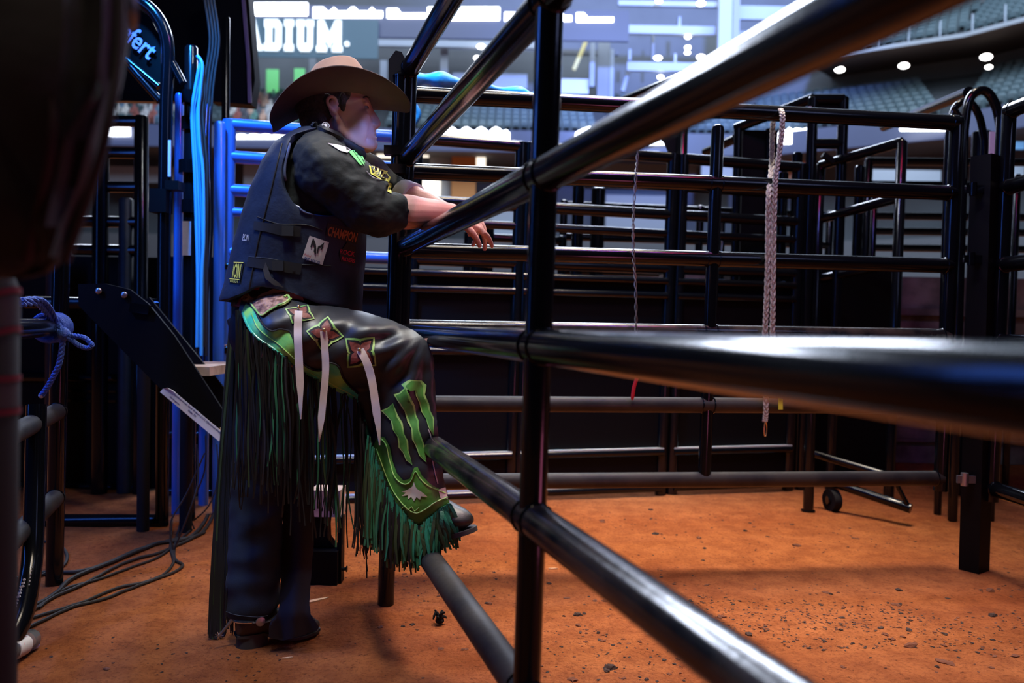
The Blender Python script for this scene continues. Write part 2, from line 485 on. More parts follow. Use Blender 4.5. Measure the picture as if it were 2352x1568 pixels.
def hinge_post():
    foot = G(886, 1386); foot.z = 0
    root = thing('fence_post', 'black pipe post standing in the dirt at the hinge end of the gate', 'post', foot)
    mb = MB()
    mb.tube([at_z(foot, -0.03), at_z(foot, 0.9), at_z(foot, 1.745)], 0.0275, 20)
    mb.build('post_pipe', 'black_pipe', root)
    mb = MB(); t = at_z(foot, 1.745)
    mb.tube([t, t + LEAN*0.004, t + LEAN*0.02], [0.030, 0.030, 0.010], 20)
    mb.build('post_cap', 'black_pipe', root)
    mb = MB(); q = at_z(foot, 1.77) + Vector((-0.012, -0.01, 0))
    mb.prism([(-0.03, -0.05), (0.03, -0.05), (0.03, 0.02), (0.012, 0.055), (-0.008, 0.06), (-0.03, 0.03)], (1, 0, 0), (0, 0, 1), (0, 1, 0), q, 0.010)
    mb.build('latch_plate', 'matte_black', root)
    mb = MB()
    for z in (1.44, 1.50):
        mb.box(at_z(foot, z) + Vector((-0.008, -0.022, 0)), (0.075, 0.03, 0.03))
    mb.build('clamp', 'black_pipe', root)
hinge_post()

PA, PB = Vector((-0.43, 2.89)), Vector((1.735, 3.15))
panel('pipe_fence', 'black six-rail pipe panel crossing behind the gate with a braided rope over its top rail', 'panel',
    PA, PB, [1.775, 1.495, 1.205, 0.922, 0.640, 0.350],
    [(0.0, 0.32, 1.79, 0.027), (0.545, 0.36, 1.72, 0.0245), (1.0, 0.30, 1.80, 0.0275)],
    mats=['black_pipe', 'black_pipe', 'black_pipe', 'worn_pipe', 'dusty_pipe', 'dusty_pipe'])
def right_post():
    foot = Vector((1.835, 3.085, 0))
    root = thing('fence_post', 'tall square black post standing in the dirt on the right edge of the pen', 'post', foot)
    mb = MB(); mb.box((foot.x + 0.010, foot.y, 0.80), (0.078, 0.078, 1.66), Matrix.Rotation(0.55, 3, 'Z'))
    mb.build('post_tube', 'black_sheet', root)
    mb = MB(); c = foot + Vector((0.055, 0.02, 0))
    mb.tube([c + LEAN*0.3, c + LEAN*1.79], 0.024, 16)
    mb.build('hinge_pin', 'black_pipe', root)
    for z in (0.34, 0.62, 1.20, 1.47):
        mb = MB(); mb.tube([foot + Vector((-0.055, -0.03, z)), foot + Vector((-0.055, -0.03, z + 0.05))], 0.014, 10)
        mb.bar(foot + Vector((-0.085, -0.03, z + .025)), foot + Vector((0, -0.03, z + .025)), 0.010, 0.03); mb.build('latch', 'black_pipe' if z > 1 else 'galvanized', root)
right_post()
panel('pipe_fence', 'black pipe panel at the right picture edge whose rails fan out towards the lens', 'panel',
    (1.885, 3.06), (1.99, 0.9), [1.80, 1.505, 1.205, 0.905, 0.62, 0.33], [(0.0, 0.28, 1.83, 0.026), (1.0, 0.28, 1.82, 0.026)])
# left lane panel, parallel to the gate
LA = Vector((-1.585, 2.72)); LB = Vector((-0.985, 1.0))
panel('pipe_fence', 'dust-browned pipe panel at the left picture edge coming towards the lens, blue rope on it', 'panel',
    LA, LB, [1.776, 1.483, 1.190, 0.902, 0.610, 0.310], [(0.0, 0.0, 1.80, 0.028), (1.0, 0.0, 1.80, 0.028)], mats=['black_pipe']*4 + ['dusty_pipe']*2)

# ------------------------------------------------------------------ chute fence behind everything: rails over black sheets
FA, FB = Vector((-1.41, 3.80)), Vector((1.66, 4.58))
mat('ledge_highlight', (0.50, 0.49, 0.45), 0.8)  # pale tone stands in for light along the tube tops
def fence_pt(t): return FA + (FB - FA)*t
def fence_section(t0, t1, label, cat, rails=(1.88, 1.725, 1.565, 1.46, 1.265), sheet=True, name='chute_fence', pm='black_pipe'):
    a, b = fence_pt(t0), fence_pt(t1)
    root = thing(name, label, cat, (a.x, a.y, 0))
    for z in rails:
        mb = MB(); mb.tube([at_z((*a, 0), z), at_z((*b, 0), z)], 0.030 if z != 1.46 else 0.022, 18)
        mb.build('rail', pm, root)
    for q in (a, b):
        mb = MB(); mb.tube([at_z((*q, 0), 0.0), at_z((*q, 0), 1.90), at_z((*q, 0), 1.905)], [0.032, 0.032, 0.02], 18)
        mb.build('post', pm, root)
    if sheet:
        mb = MB(); d3 = Vector((*(b - a), 0))
        nrm = Vector((d3.y, -d3.x, 0)).normalized()
        mid = (a + b)/2
        mb.bar(Vector((*a, 0.64)) + LEAN*0, Vector((*b, 0.64)), 0.012, 1.12)
        sh = mb.build('sheet', 'black_sheet', root)
        for z in (1.195, 1.115, 0.795, 0.245, 0.045):
            f = MB(); off = nrm*0.022
            f.tube([Vector((*a, z)) + off, Vector((*b, z)) + off], 0.021, 14)
            f.build('sheet_tube', 'black_pipe', root)
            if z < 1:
                f = MB(); f.bar(Vector((*a, z + .021)) + off, Vector((*b, z + .021)) + off, 0.026, 0.007); f.build('highlight_strip', 'ledge_highlight', root)  # added strip, a painted highlight on the tube top
    return root
mat('blue_lit_pipe', (0.035, 0.13, 0.42), 0.3, coat=0.4)  # blue LED light put into the pipe colour
fence_section(0.0, 0.272, 'blue-lit chute fence with close pipe rails over black sheeting, behind the cowboy', 'chute fence', pm='blue_lit_pipe')
fence_section(0.286, 0.46, 'narrow black chute fence section seen just right of the hinge post', 'chute fence')
fence_section(0.475, 0.735, 'black sheeted chute fence section behind the pipe gate, seen between its rails', 'chute fence')
fence_section(0.755, 0.99, 'black sheeted chute fence section behind the hanging braided rope', 'chute fence')
# ------------------------------------------------------------------ the stadium bowl beyond the pens
mat('stand_concrete', (0.055, 0.062, 0.072), 0.85, var=0.2, scale=0.5)
mat('hall_grey', (0.19, 0.205, 0.225), 0.8, var=0.15, scale=0.3)
mat('hall_dark', (0.10, 0.11, 0.13), 0.8)
mat('soffit', (0.085, 0.07, 0.062), 0.85)
mat('pale_beam', (0.40, 0.46, 0.56), 0.6)
mat('column_grey', (0.30, 0.33, 0.38), 0.7)
mat('seat_teal', (0.095, 0.145, 0.17), 0.5)
mat('led_white', (0.9, 0.9, 1.0), 0.5, emit=(0.86, 0.90, 1.0), estr=7.0)
mat('led_band', (0.02, 0.025, 0.05), 0.4, emit=(0.10, 0.14, 0.34), estr=0.45)
mat('sign_white', (0.9, 0.95, 1.0), 0.5, emit=(0.84, 0.95, 1.0), estr=1.05)
mat('sign_back', (0.03, 0.06, 0.09), 0.5, emit=(0.05, 0.11, 0.17), estr=0.7)
mat('lamp_glow', (1, 1, 1), 0.5, emit=(1.0, 0.96, 0.93), estr=9.0)
mat('orange_door', (0.78, 0.36, 0.12), 0.6)
mat('lit_white', (0.85, 0.85, 0.82), 0.6, emit=(1.0, 0.9, 0.74), estr=1.5)
mat('green_lit', (0.2, 0.6, 0.3), 0.6, emit=(0.14, 0.60, 0.20), estr=0.7)
mat('screen_blue', (0.1, 0.3, 0.6), 0.5, emit=(0.12, 0.30, 0.62), estr=0.9)
PL = [Vector((-40, 52)), Vector((16, 52)), Vector((26, 46)), Vector((37, 31.7))]
def off_line(pl, d):
    """offset polyline outward (away from the arena) by d"""
    out = []
    for i, p in enumerate(pl):
        ns = []
        for a, b in ((i-1, i), (i, i+1)):
            if a >= 0 and b < len(pl):
                t = (pl[b] - pl[a]).normalized(); ns.append(Vector((-t.y, t.x)))
        n = sum(ns, Vector((0, 0))).normalized(); k = d / n.dot(ns[0])
        out.append(p + n*k)
    return out
def strip(mb, pl, z0, d1, z1, d0=0.0, mi=0):
    a = off_line(pl, d0); b = off_line(pl, d1)
    V = [(*p, z0) for p in a] + [(*p, z1) for p in b]; n = len(pl)
    mb.add(V, [(i, i+1, n+i+1, n+i) for i in range(n-1)], mi)
def wall_strip(name, pl, d, z0, z1, m, th=0.25):
    mb = MB()
    for i in range(len(pl)-1):
        a, b = off_line(pl, d)[i], off_line(pl, d)[i+1]
        mb.bar((*a, (z0+z1)/2), (*b, (z0+z1)/2), th, z1 - z0)
    return struct(name, mb, m, 0)
TREAD, RISE, ZB = 0.80, 0.50, 13.75
def steps(name, pl, zb, rows, m):
    mb = MB()
    for k in range(rows):
        strip(mb, pl, zb + k*RISE, (k+1)*TREAD, zb + k*RISE, k*TREAD)
        strip(mb, pl, zb + k*RISE, (k+1)*TREAD, zb + (k+1)*RISE, (k+1)*TREAD)
    return struct(name, mb, m, 0)
steps('floor_lower_stand', PL, ZB, 8, 'stand_concrete')
PU = [Vector((18.5, 50.5)), Vector((26, 46)), Vector((37, 31.7))]
steps('floor_upper_deck', PU, 18.3, 8, 'stand_concrete')
wall_strip('wall_far_upper', PL, 9.0, 17.5, 46, 'hall_grey')
wall_strip('wall_far_lower', PL, 5.0, 0, 12.6, 'hall_dark')
wall_strip('wall_field', PL, 0.5, 0, 6.6, 'hall_dark')
wall_strip('trim_1', PL, 0.0, 12.35, 13.75, 'led_band', 0.2)
mb = MB(); strip(mb, PL, 12.5, 5.0, 12.5); struct('ceiling_suite', mb, 'hall_grey', 0)
mb = MB(); strip(mb, PL, 6.6, 5.0, 6.6, 0.5); struct('floor_suite', mb, 'stand_concrete', 0)
# upper deck edge, rail posts and soffit
wall_strip('trim_2', PU, 0.0, 18.12, 18.36, 'column_grey', 0.2)
mb = MB(); strip(mb, PU, 18.1, 9.0, 19.6); struct('ceiling_soffit', mb, 'soffit', 0)
def deck_posts():
    for i in range(9):
        t = 0.1 + i*0.19
        p = PU[0].lerp(PU[1], min(t, 1)) if t < 1 else PU[1].lerp(PU[2], (t-1)*0.5)
        mb = MB(); mb.tube([(*p, 18.4), (*p, 19.35)], 0.05, 8)
        solo('rail_post', mb, 'pale_beam', 'pale slim post along the front edge of the upper seating deck', 'rail post', 'posts of the upper deck edge')
deck_posts()
# seats
def seat_mesh():
    mb = MB()
    pts = [(-0.20, 0.40), (0.20, 0.40), (0.205, 0.78), (0.15, 0.88), (-0.15, 0.88), (-0.205, 0.78)]
    mb.prism(pts, (1, 0, 0), Vector((0, 0.2, 1)).normalized(), (0, 1, 0), (0, 0.05, 0), 0.05)
    mb.prism([(-0.20, 0), (0.20, 0), (0.19, 0.30), (-0.19, 0.30)], (1, 0, 0), Vector((0, -0.35, 1)).normalized(), (0, 1, 0), (0, -0.02, 0.38), 0.05)
    mb.box((-0.225, 0.0, 0.36), (0.03, 0.30, 0.5)); mb.box((0.225, 0.0, 0.36), (0.03, 0.30, 0.5))
    me = mb.mesh('stadium_seat'); me.materials.append(MATS['seat_teal']); return me
def crowd_spots():
    rnd = random.Random(11); out = []
    for i in range(130):
        k = rnd.randrange(6); u = rnd.choice([rnd.uniform(235, 410), rnd.uniform(520, 700), rnd.uniform(520, 660)])
        x = (u - 1176)/FPX*(52 + k*TREAD); x = -40 + math.floor((x + 40)/0.56)*0.56 + 0.25
        if (k, x) not in out: out.append((k, x))
    return out
SPOTS = crowd_spots()
def build_seats():
    me = seat_mesh(); spots = []
    def rows(pl, zb, n, sec):
        for k in range(n):
            q = off_line(pl, k*TREAD + 0.35)
            for i in range(len(q)-1):
                L = (q[i+1]-q[i]).length; c = int(L/0.56); t = (q[i+1]-q[i]).normalized()
                for j in range(c):
                    p = q[i] + t*(0.25 + j*0.56)
                    s = j*0.56
                    if sec == 'low' and i == 1 and s > 10.4: continue
                    if sec == 'low' and i == 0 and (s % 15 < 1.2 or any(k == kk and abs(p.x - xx) < 0.3 for kk, xx in SPOTS)): continue
                    u, v = proj((p.x, p.y, zb + k*RISE + .5))
                    if -80 < u < 2440 and -60 < v < 800: spots.append((p.length, p, zb + k*RISE, math.atan2(t.y, t.x), sec))
    rows(PL, ZB, 8, 'low'); rows(PU, 18.3, 8, 'up')
    spots.sort(key=lambda s: s[0])
    rest = MB(); n = 0
    for d, p, z, a, sec in spots:
        if n < 300:
            o = bpy.data.objects.new('folding_chair', me); COL.objects.link(o)
            o.location = (p.x, p.y, z); o.rotation_euler = (0, 0, a)
            if sec == 'up': tag(o, 'empty dark teal folding seat in the upper deck above the pale deck edge', 'seat', 'upper deck seats')
            else: tag(o, 'empty dark teal folding seat in the lower rows behind the pen rails', 'seat', 'lower stand seats')
            n += 1
        else:
            M = Matrix.Rotation(a, 3, 'Z')
            rest.add([M @ v.co + Vector((p.x, p.y, z)) for v in me.vertices], [tuple(f.vertices) for f in me.polygons])
    o = rest.build('folding_chairs', 'seat_teal', None, 0)
    tag(o, 'hazy rows of empty teal seats far across the arena', 'seats', None, 'stuff')
build_seats()
# illuminated boards (too bright to read): blown-out strips with uneven lettering silhouettes
def glow_strip(label, u0, u1, v0, v1, Y, bumps, seed, grp=None):
    a, b = W(u0, v1, Y), W(u1, v1, Y); h = (v1 - v0)/FPX*Y
    Lx = (b - a).length; rnd = random.Random(seed)
    top = []; n = max(6, int(Lx/0.22))
    for i in range(n+1):
        t = i/n; hh = h*(bumps(t, rnd))
        top.append((t*Lx, hh))
    poly = [(0, 0), (Lx, 0)] + list(reversed(top))
    mb = MB(); ex = (b - a).normalized()
    mb.prism(poly, ex, (0, 0, 1), (0, 1, 0), a, 0.06)
    root = mb.build('lit_board', 'led_white', None, 0)
    tag(root, label, 'lit board', grp); return root
flat = lambda t, r: 1.0
word = lambda t, r: (1.0 if t < 0.16 else (0.62 + (0.38 if (int(t*26) % 7 in (0, 1)) else 0.0)*1.0))
title = lambda t, r: (1.0 if t < 0.28 else 0.5)
lump = lambda t, r: 0.62 + 0.38*abs(math.sin(t*17)) if t < 0.98 else 0.6
def lit_boards():
    glow_strip('solid blown-out white board at the top left of the far stand', 572, 706, 7, 35, 51.6, flat, 1)
    glow_strip('glowing line of white script right of the solid top-left board', 719, 878, 17, 40, 51.6, word, 2)
    glow_strip('short glowing white script, left of the pipe gate top rail', 889, 976, 20, 41, 51.6, title, 3)
    glow_strip('solid blown-out white board between the two slanting top rails', 982, 1147, 17, 46, 51.6, flat, 4)
    glow_strip('glowing white script just left of the mid gate post', 1159, 1313, 29, 48, 51.6, word, 5)
    glow_strip('short glowing white script just right of the mid gate post', 1324, 1409, 30, 50, 51.6, title, 6)
    glow_strip('bright white ribbon text under the far seats behind the second gate rail', 985, 1170, 292, 326, 51.6, lump, 7)
    glow_strip('small white glow on the ribbon board right of the mid gate post', 1322, 1362, 292, 326, 51.6, lump, 8)
    glow_strip('small white glow on the ribbon board below the thick blurred rail', 1490, 1530, 316, 332, 51.4, lump, 9)
    glow_strip('bright white ribbon glow behind the hanging braided rope', 1788, 1868, 292, 330, 50.8, lump, 10)
    glow_strip('sparkling white ribbon text at right behind the slanting bar', 2068, 2236, 268, 300, 45.9, lump, 11)
    glow_strip('white ribbon text at far left beside the dark cover', 232, 298, 291, 312, 51.6, flat, 12)
    glow_strip('thin white ribbon line under the blue-lit top rail of the chute', 512, 664, 308, 318, 51.6, lump, 13)
lit_boards()
def stadium_sign():
    p = W(700, 87, 51.3)
    root = thing('stadium_sign', 'glowing white block letter sign hung on the far stand, partly behind the black board', 'sign', p)
    mb = MB(); c = W(640, 87, 51.5); mb.box(c, (13.0, 0.15, 2.5)); mb.build('sign_board', 'sign_back', root, 0)
    x0 = W(795, 87, 51.4).x; xa = W(577, 87, 51.4).x
    # slab letters, each its own stroke shape (block serif)
    S = 2.02; base = W(700, 119, 51.4).z
    def letter(ch, x, wd):
        b = MB(); hh = S; st = wd*0.30; sf = wd*0.12; q = S*0.16
        def rect(xa_, xb_, za, zb_): b.box(((x + (xa_+xb_)/2), 51.32, base + (za+zb_)/2), (xb_-xa_, 0.12, zb_-za))
        if ch == 'D':
            poly = [(0, 0), (wd*0.78, 0), (wd, S*0.14), (wd, S*0.86), (wd*0.78, S), (0, S), (0, S-q), (wd*.10, S-q), (wd*.10, q), (0, q)]
            hole = [(wd*0.43, S*0.24), (wd*0.66, S*0.24), (wd*0.66, S*0.76), (wd*0.43, S*0.76)]
            rect(0, wd*.43, S*.76, S); rect(0, wd*.43, 0, S*.24); rect(wd*.08, wd*.43, S*.24, S*.76)
            b.prism([(wd*.43, 0), (wd*.8, 0), (wd, S*.14), (wd, S*.86), (wd*.8, S), (wd*.43, S), (wd*.43, S*.76), (wd*.66, S*.76), (wd*.66, S*.24), (wd*.43, S*.24)], (1,0,0), (0,0,1), (0,1,0), (x, 51.26, base), 0.12)
        elif ch == 'I':
            rect(0, wd, 0, q*1.3); rect(0, wd, S-q*1.3, S); rect(wd*.2, wd*.8, q, S-q)
        elif ch == 'U':
            rect(0, wd*.46, S-q*1.2, S); rect(wd*.56, wd, S-q*1.2, S)
            b.prism([(wd*.06, S*.14), (wd*.22, 0), (wd*.78, 0), (wd*.94, S*.14), (wd*.94, S*.9), (wd*.64, S*.9), (wd*.64, S*.25), (wd*.40, S*.25), (wd*.40, S*.9), (wd*.06, S*.9)], (1,0,0), (0,0,1), (0,1,0), (x, 51.26, base), 0.12)
        elif ch == 'M':
            rect(0, wd*.40, 0, q*1.1); rect(wd*.60, wd, 0, q*1.1)
            b.prism([(wd*.05, q*.5), (wd*.33, q*.5), (wd*.33, S*.45), (wd*.5, S*.12), (wd*.67, S*.45), (wd*.67, q*.5), (wd*.95, q*.5), (wd*.95, S), (wd*.72, S), (wd*.5, S*.58), (wd*.28, S), (wd*.05, S)], (1,0,0), (0,0,1), (0,1,0), (x, 51.26, base), 0.12)
        elif ch == 'A':
            rect(0, wd*.40, 0, q*1.1); rect(wd*.60, wd, 0, q*1.1)
            b.prism([(wd*.06, q*.5), (wd*.30, q*.5), (wd*.37, S*.30), (wd*.63, S*.30), (wd*.70, q*.5), (wd*.94, q*.5), (wd*.66, S), (wd*.34, S)], (1,0,0), (0,0,1), (0,1,0), (x, 51.26, base), 0.12)
        elif ch == 'T':
            rect(0, wd, S-q*1.4, S); rect(wd*.33, wd*.67, 0, S); rect(wd*.2, wd*.8, 0, q)
        elif ch == 'S':
            rect(0, wd, S*.8, S); rect(0, wd, 0, S*.2); rect(0, wd, S*.4, S*.6); rect(0, wd*.35, S*.5, S); rect(wd*.65, wd, 0, S*.5)
        b.build('letter', 'sign_white', root, 0)
    k = 51.3/FPX
    def X(u): return W(u, 87, 51.3).x
    for ch, ua, ub in [('S', 468, 504), ('T', 510, 546), ('A', 550, 603), ('D', 607, 646), ('I', 653, 674), ('U', 681, 720), ('M', 727, 786)]:
        letter(ch, X(ua), (ub-ua)*k*1.0)
    mb = MB(); mb.lathe([(0.16, -0.06), (0.16, 0.06)], W(797, 101, 51.3), Matrix.Rotation(math.pi/2, 3, 'X'), 16); mb.build('full_stop', 'sign_white', root)
stadium_sign()
# fascia strip carrying the boards, concourse beams, columns
def hall_frames():
    mb = MB(); a = W(540, 28, 51.9); mb.bar((-22, 51.9, a.z - .5), (7.3, 51.9, a.z - 0.5), 0.3, 2.0); struct('trim_3', mb, 'led_band', 0)
    i = 3
    for (u0, u1, v, h, Y, m) in [(795, 1230, 98, .45, 57, 'pale_beam'), (800, 1240, 78, .35, 57, 'column_grey'), (800, 1240, 62, .3, 58, 'hall_grey'),
                                 (1421, 1648, 68, .55, 54, 'pale_beam'), (1440, 1660, 153, .6, 54, 'pale_beam'), (1420, 1650, 8, .35, 54, 'pale_beam'),
                                 (1260, 1420, 120, .3, 57, 'hall_grey'), (1690, 1960, 30, .9, 53, 'pale_beam'), (1690, 1960, 85, .7, 53, 'column_grey')]:
        p, q = W(u0, v, Y), W(u1, v, Y); i += 1
        mb = MB(); mb.bar(p, (q.x, q.y, p.z), 0.3, h); struct('trim_%d' % i, mb, m, 0)
    for (u, wd, v0, v1, Y, m) in [(1022, .55, 60, 215, 58, 'column_grey'), (882, .5, 140, 230, 58, 'pale_beam'), (1361, .35, 100, 200, 56, 'pale_beam'), (1387, .9, 100, 230, 57, 'column_grey'),
                               (1405, .3, 115, 230, 57, 'pale_beam'), (1667, .9, -20, 160, 52, 'pale_beam'), (1690, .5, -20, 110, 52, 'column_grey'), (720, .5, 100, 240, 58, 'column_grey'),
                               (1446, .2, 115, 140, 56, 'pale_beam'), (1560, .2, 40, 70, 55, 'pale_beam'), (1500, .15, 70, 140, 56, 'column_grey'), (1550, .15, 125, 145, 55, 'pale_beam')]:
        p, q = W(u, v0, Y), W(u, v1, Y); i += 1
        mb = MB(); mb.box((p.x, p.y, (p.z+q.z)/2), (wd, 0.4, p.z-q.z)); struct('trim_%d' % i, mb, m, 0)
    # slanting braces
    for (u0, v0, u1, v1, m, lab) in [(1358, 68, 1318, 160, 'lit_white', 'bright yellowish slanting light strip right of the mid gate post'),
                                     (1446, 152, 1430, 210, 'pale_beam', 'pale slanting brace under the far pale beam')]:
        mb = MB(); mb.tube([W(u0, v0, 55), W(u1, v1, 55)], 0.14 if m == 'lit_white' else 0.17, 8)
        solo('slanting_strip', mb, 'yellow_strip' if m == 'lit_white' else m, lab, 'beam')
    mb = MB(); mb.box(W(1318, 199, 56.4), (2.1, 0.2, 1.05)); solo('banner', mb, 'white_banner', 'plain white banner hung behind the far seats right of the mid gate post', 'banner')
    mb = MB(); mb.box(W(1125, 186, 59), (5.6, 0.2, 1.1)); solo('banner', mb, 'pale_beam', 'long pale banner above the far seats behind the blue tarp roll', 'banner')
mat('yellow_strip', (0.75, 0.70, 0.35), 0.6, emit=(0.55, 0.52, 0.25), estr=0.6)
mat('white_banner', (0.8, 0.84, 0.9), 0.6)
hall_frames()
# downlights under the tiers
def downlights():
    for (u, v, r, Y) in [(627, 126, .26, 55), (806, 128, .26, 55), (796, 101, .16, 55), (955, 59, .18, 56), (1115, 64, .24, 55), (1105, 107, .24, 56), (1096, 133, .2, 57),
                         (966, 131, .16, 58), (1297, 67, .24, 55), (1610, 8, .24, 53), (1513, 3, .18, 53), (1580, 85, .17, 54), (1580, 109, .17, 54), (1579, 121, .16, 54),
                         (1511, 133, .22, 54), (1610, 131, .24, 54), (1517, 177, .18, 54), (1222, 85, .16, 56)]:
        mb = MB(); mb.ell(W(u, v, Y), (r*1.2, r, r*0.62), None, 14, 8)
        solo('downlight', mb, 'lamp_glow', 'small round lamp glowing high in the far stand', 'lamp', 'far stand downlights')
    for (u, v, r, Y) in [(1929, 160, .24, 49), (2076, 151, .24, 47), (2265, 131, .25, 44.5), (2271, 154, .16, 47)]:
        mb = MB(); mb.ell(W(u, v, Y), (r*1.25, r, r*0.62), None, 14, 8)
        solo('downlight', mb, 'lamp_glow', 'round lamp glowing under the upper deck at right', 'lamp', 'upper deck downlights')
downlights()
# things in the lit field-level suites below the ribbon
mat('tan_wall', (0.55, 0.42, 0.26), 0.7)
def suite():
    def box(name, u0, u1, v0, v1, Y, m, lab, cat, th=0.15):
        a, b = W(u0, v1, Y), W(u1, v0, Y); mb = MB()
        mb.box(((a.x+b.x)/2, Y, (a.z+b.z)/2), (abs(b.x-a.x), th, abs(b.z-a.z))); return solo(name, mb, m, lab, cat, None, 0)
    box('wooden_partition', 1036, 1094, 338, 470, 54.5, 'orange_door', 'orange lit wooden partition in the suite behind the second gate rail', 'partition')
    box('wall_lamp', 1094, 1116, 342, 384, 54.6, 'lit_white', 'tall warm white light on the right edge of the orange partition', 'lamp')
    box('wooden_partition', 1796, 1872, 330, 424, 54, 'orange_door', 'orange lit wooden partition behind the braided rope', 'partition')
    box('suite_board', 1775, 1797, 295, 420, 53.5, 'pale_beam', 'narrow pale blue panel left of the orange partition by the rope', 'panel')
    box('wooden_partition', 604, 640, 322, 360, 54.5, 'orange_door', 'orange lit partition right behind the cowboy back shoulder', 'partition')
    box('light_strip', 940, 985, 340, 360, 54.2, 'lit_white', 'bright white strip light right of the hinge post', 'lamp')
    box('wall_lamp', 948, 1012, 408, 452, 54.4, 'lit_white', 'bright white lit opening just behind the forearms', 'lamp')
    box('light_strip', 866, 938, 340, 362, 54.2, 'lit_white', 'warm white strip light just under the cowboy chin', 'lamp')
    box('suite_board', 560, 640, 372, 440, 54.8, 'pale_beam', 'pale panel in the suite behind the cowboy back', 'panel')
    box('suite_board', 250, 400, 384, 418, 54.8, 'pale_beam', 'pale panel in the suite behind the left black posts', 'panel')
    box('suite_board', 985, 1036, 350, 520, 54.9, 'column_grey', 'grey panel left of the orange partition', 'panel')
    box('suite_board', 1120, 1210, 470, 560, 54.9, 'pale_beam', 'pale panel low between the gate post and the dangling hand', 'panel')
    box('suite_board', 1390, 1545, 450, 530, 54.9, 'column_grey', 'wide grey panel seen between the rails left of the panel brace', 'panel')
    box('suite_board', 1330, 1600, 378, 405, 54.9, 'hall_grey', 'grey panel under the thick blurred rail', 'panel')
    box('suite_board', 1610, 1690, 330, 420, 52.5, 'column_grey', 'grey panel right of the panel brace', 'panel')
    box('suite_board', 1990, 2160, 392, 424, 47.5, 'pale_beam', 'long pale panel behind the right maze rails', 'panel')
    box('suite_board', 2285, 2352, 370, 420, 45, 'pale_beam', 'pale panel at the right picture edge behind the panel', 'panel')
    box('screen', 2310, 2352, 326, 342, 45, 'screen_blue', 'blue glowing screen at the right picture edge', 'screen')
    box('lit_sign', 612, 640, 160, 212, 57, 'green_lit', 'green lit panel left of the hat, nearer the black board', 'panel')
    box('lit_sign', 676, 700, 158, 200, 57, 'green_lit', 'green lit panel just above the hat brim', 'panel')
    box('wooden_partition', 2146, 2178, 160, 200, 55, 'tan_wall', 'tan lit partition at the top of the stair behind the right seats', 'partition')
    box('wooden_partition', 2200, 2300, 160, 205, 54, 'tan_wall', 'long tan lit partition above the right seats', 'partition')
    box('wooden_partition', 1700, 1905, 180, 200, 60.3, 'tan_wall', 'long tan ledge above the seats under the blurred rail', 'partition')
suite()
# spectators: one simple seated figure, copied
def spectator_mesh(i):
    mb = MB(); rnd = random.Random(i)
    prof = [(0.02, 0.0), (0.19, 0.02), (0.21, 0.2), (0.22, 0.42), (0.20, 0.52), (0.09, 0.58), (0.065, 0.62), (0.09, 0.66), (0.105, 0.74), (0.085, 0.83), (0.03, 0.87), (0.002, 0.875)]
    mb.lathe(prof, (0, 0, 0), Matrix.Diagonal((1, 0.75, 1)), 12)
    mb.tube([(-0.17, -0.02, 0.48), (-0.20, -0.14, 0.25), (-0.10, -0.28, 0.15)], [0.06, 0.05, 0.04], 8)
    mb.tube([(0.17, -0.02, 0.48), (0.20, -0.14, 0.25), (0.10, -0.28, 0.15)], [0.06, 0.05, 0.04], 8)
    mb.tube([(-0.1, -0.05, 0.06), (-0.12, -0.42, 0.08), (-0.12, -0.45, -0.35)], [0.09, 0.08, 0.06], 8)
    mb.tube([(0.1, -0.05, 0.06), (0.12, -0.42, 0.08), (0.12, -0.45, -0.35)], [0.09, 0.08, 0.06], 8)
    return evaluated(mb.mesh('spectator'), [('REMESH', dict(mode='VOXEL', voxel_size=0.03))])
def crowd():
    cols = [(0.5, 0.5, 0.52), (0.10, 0.11, 0.14), (0.30, 0.10, 0.09), (0.55, 0.36, 0.28), (0.12, 0.22, 0.34), (0.62, 0.60, 0.58), (0.12, 0.26, 0.24)]
    ms = [mat('spectator_cloth_%d' % i, c, 0.8) for i, c in enumerate(cols)]
    base = spectator_mesh(0); base.materials.append(ms[0])
    rnd = random.Random(11)
    for k, x in SPOTS:
        q = off_line(PL, k*TREAD + 0.35); u = 1176 + x*FPX/(52 + k*TREAD)
        o = bpy.data.objects.new('person', base); COL.objects.link(o)
        o.location = (x, q[0].y, ZB + k*RISE + 0.42)
        o.rotation_euler = (0, 0, rnd.uniform(-0.4, 0.4)); s = rnd.uniform(0.92, 1.1); o.scale = (s, s, s)
        o.material_slots[0].link = 'OBJECT'; o.material_slots[0].material = rnd.choice(ms)
        if u < 450: tag(o, 'tiny blurred seated spectator in the far stand left of the black posts', 'person', 'spectators at far left')
        else: tag(o, 'tiny blurred seated spectator in the far stand just behind the hat', 'person', 'spectators behind the hat')
crowd()
# ------------------------------------------------------------------ left side: bucking-chute gear
mat('blue_rope', (0.05, 0.14, 0.55), 0.4, spec=0.5, bump=0.6, bscale=220)
mat('cyan_lit_cable', (0.08, 0.45, 0.75), 0.35)  # cyan stage light put into the cable colour
mat('dark_cable', (0.014, 0.012, 0.012), 0.6)
mat('post_pad', (0.012, 0.012, 0.013), 0.75)
mat('black_pad', (0.042, 0.036, 0.039), 0.75, bump=0.2, bscale=14, var=0.3, scale=5)
mat('red_trim', (0.14, 0.008, 0.02), 0.6)
mat('dark_red', (0.03, 0.006, 0.009), 0.7)
mat('grey_tape', (0.055, 0.055, 0.06), 0.6)
mat('letter_violet', (0.50, 0.46, 0.86), 0.5)
mat('dull_blue_post', (0.006, 0.013, 0.026), 0.55, var=0.5, scale=25)
mat('board_edge', (0.16, 0.12, 0.22), 0.5)
mat('plate_black', (0.0012, 0.0012, 0.0016), 0.6, 0.0, 0.12)
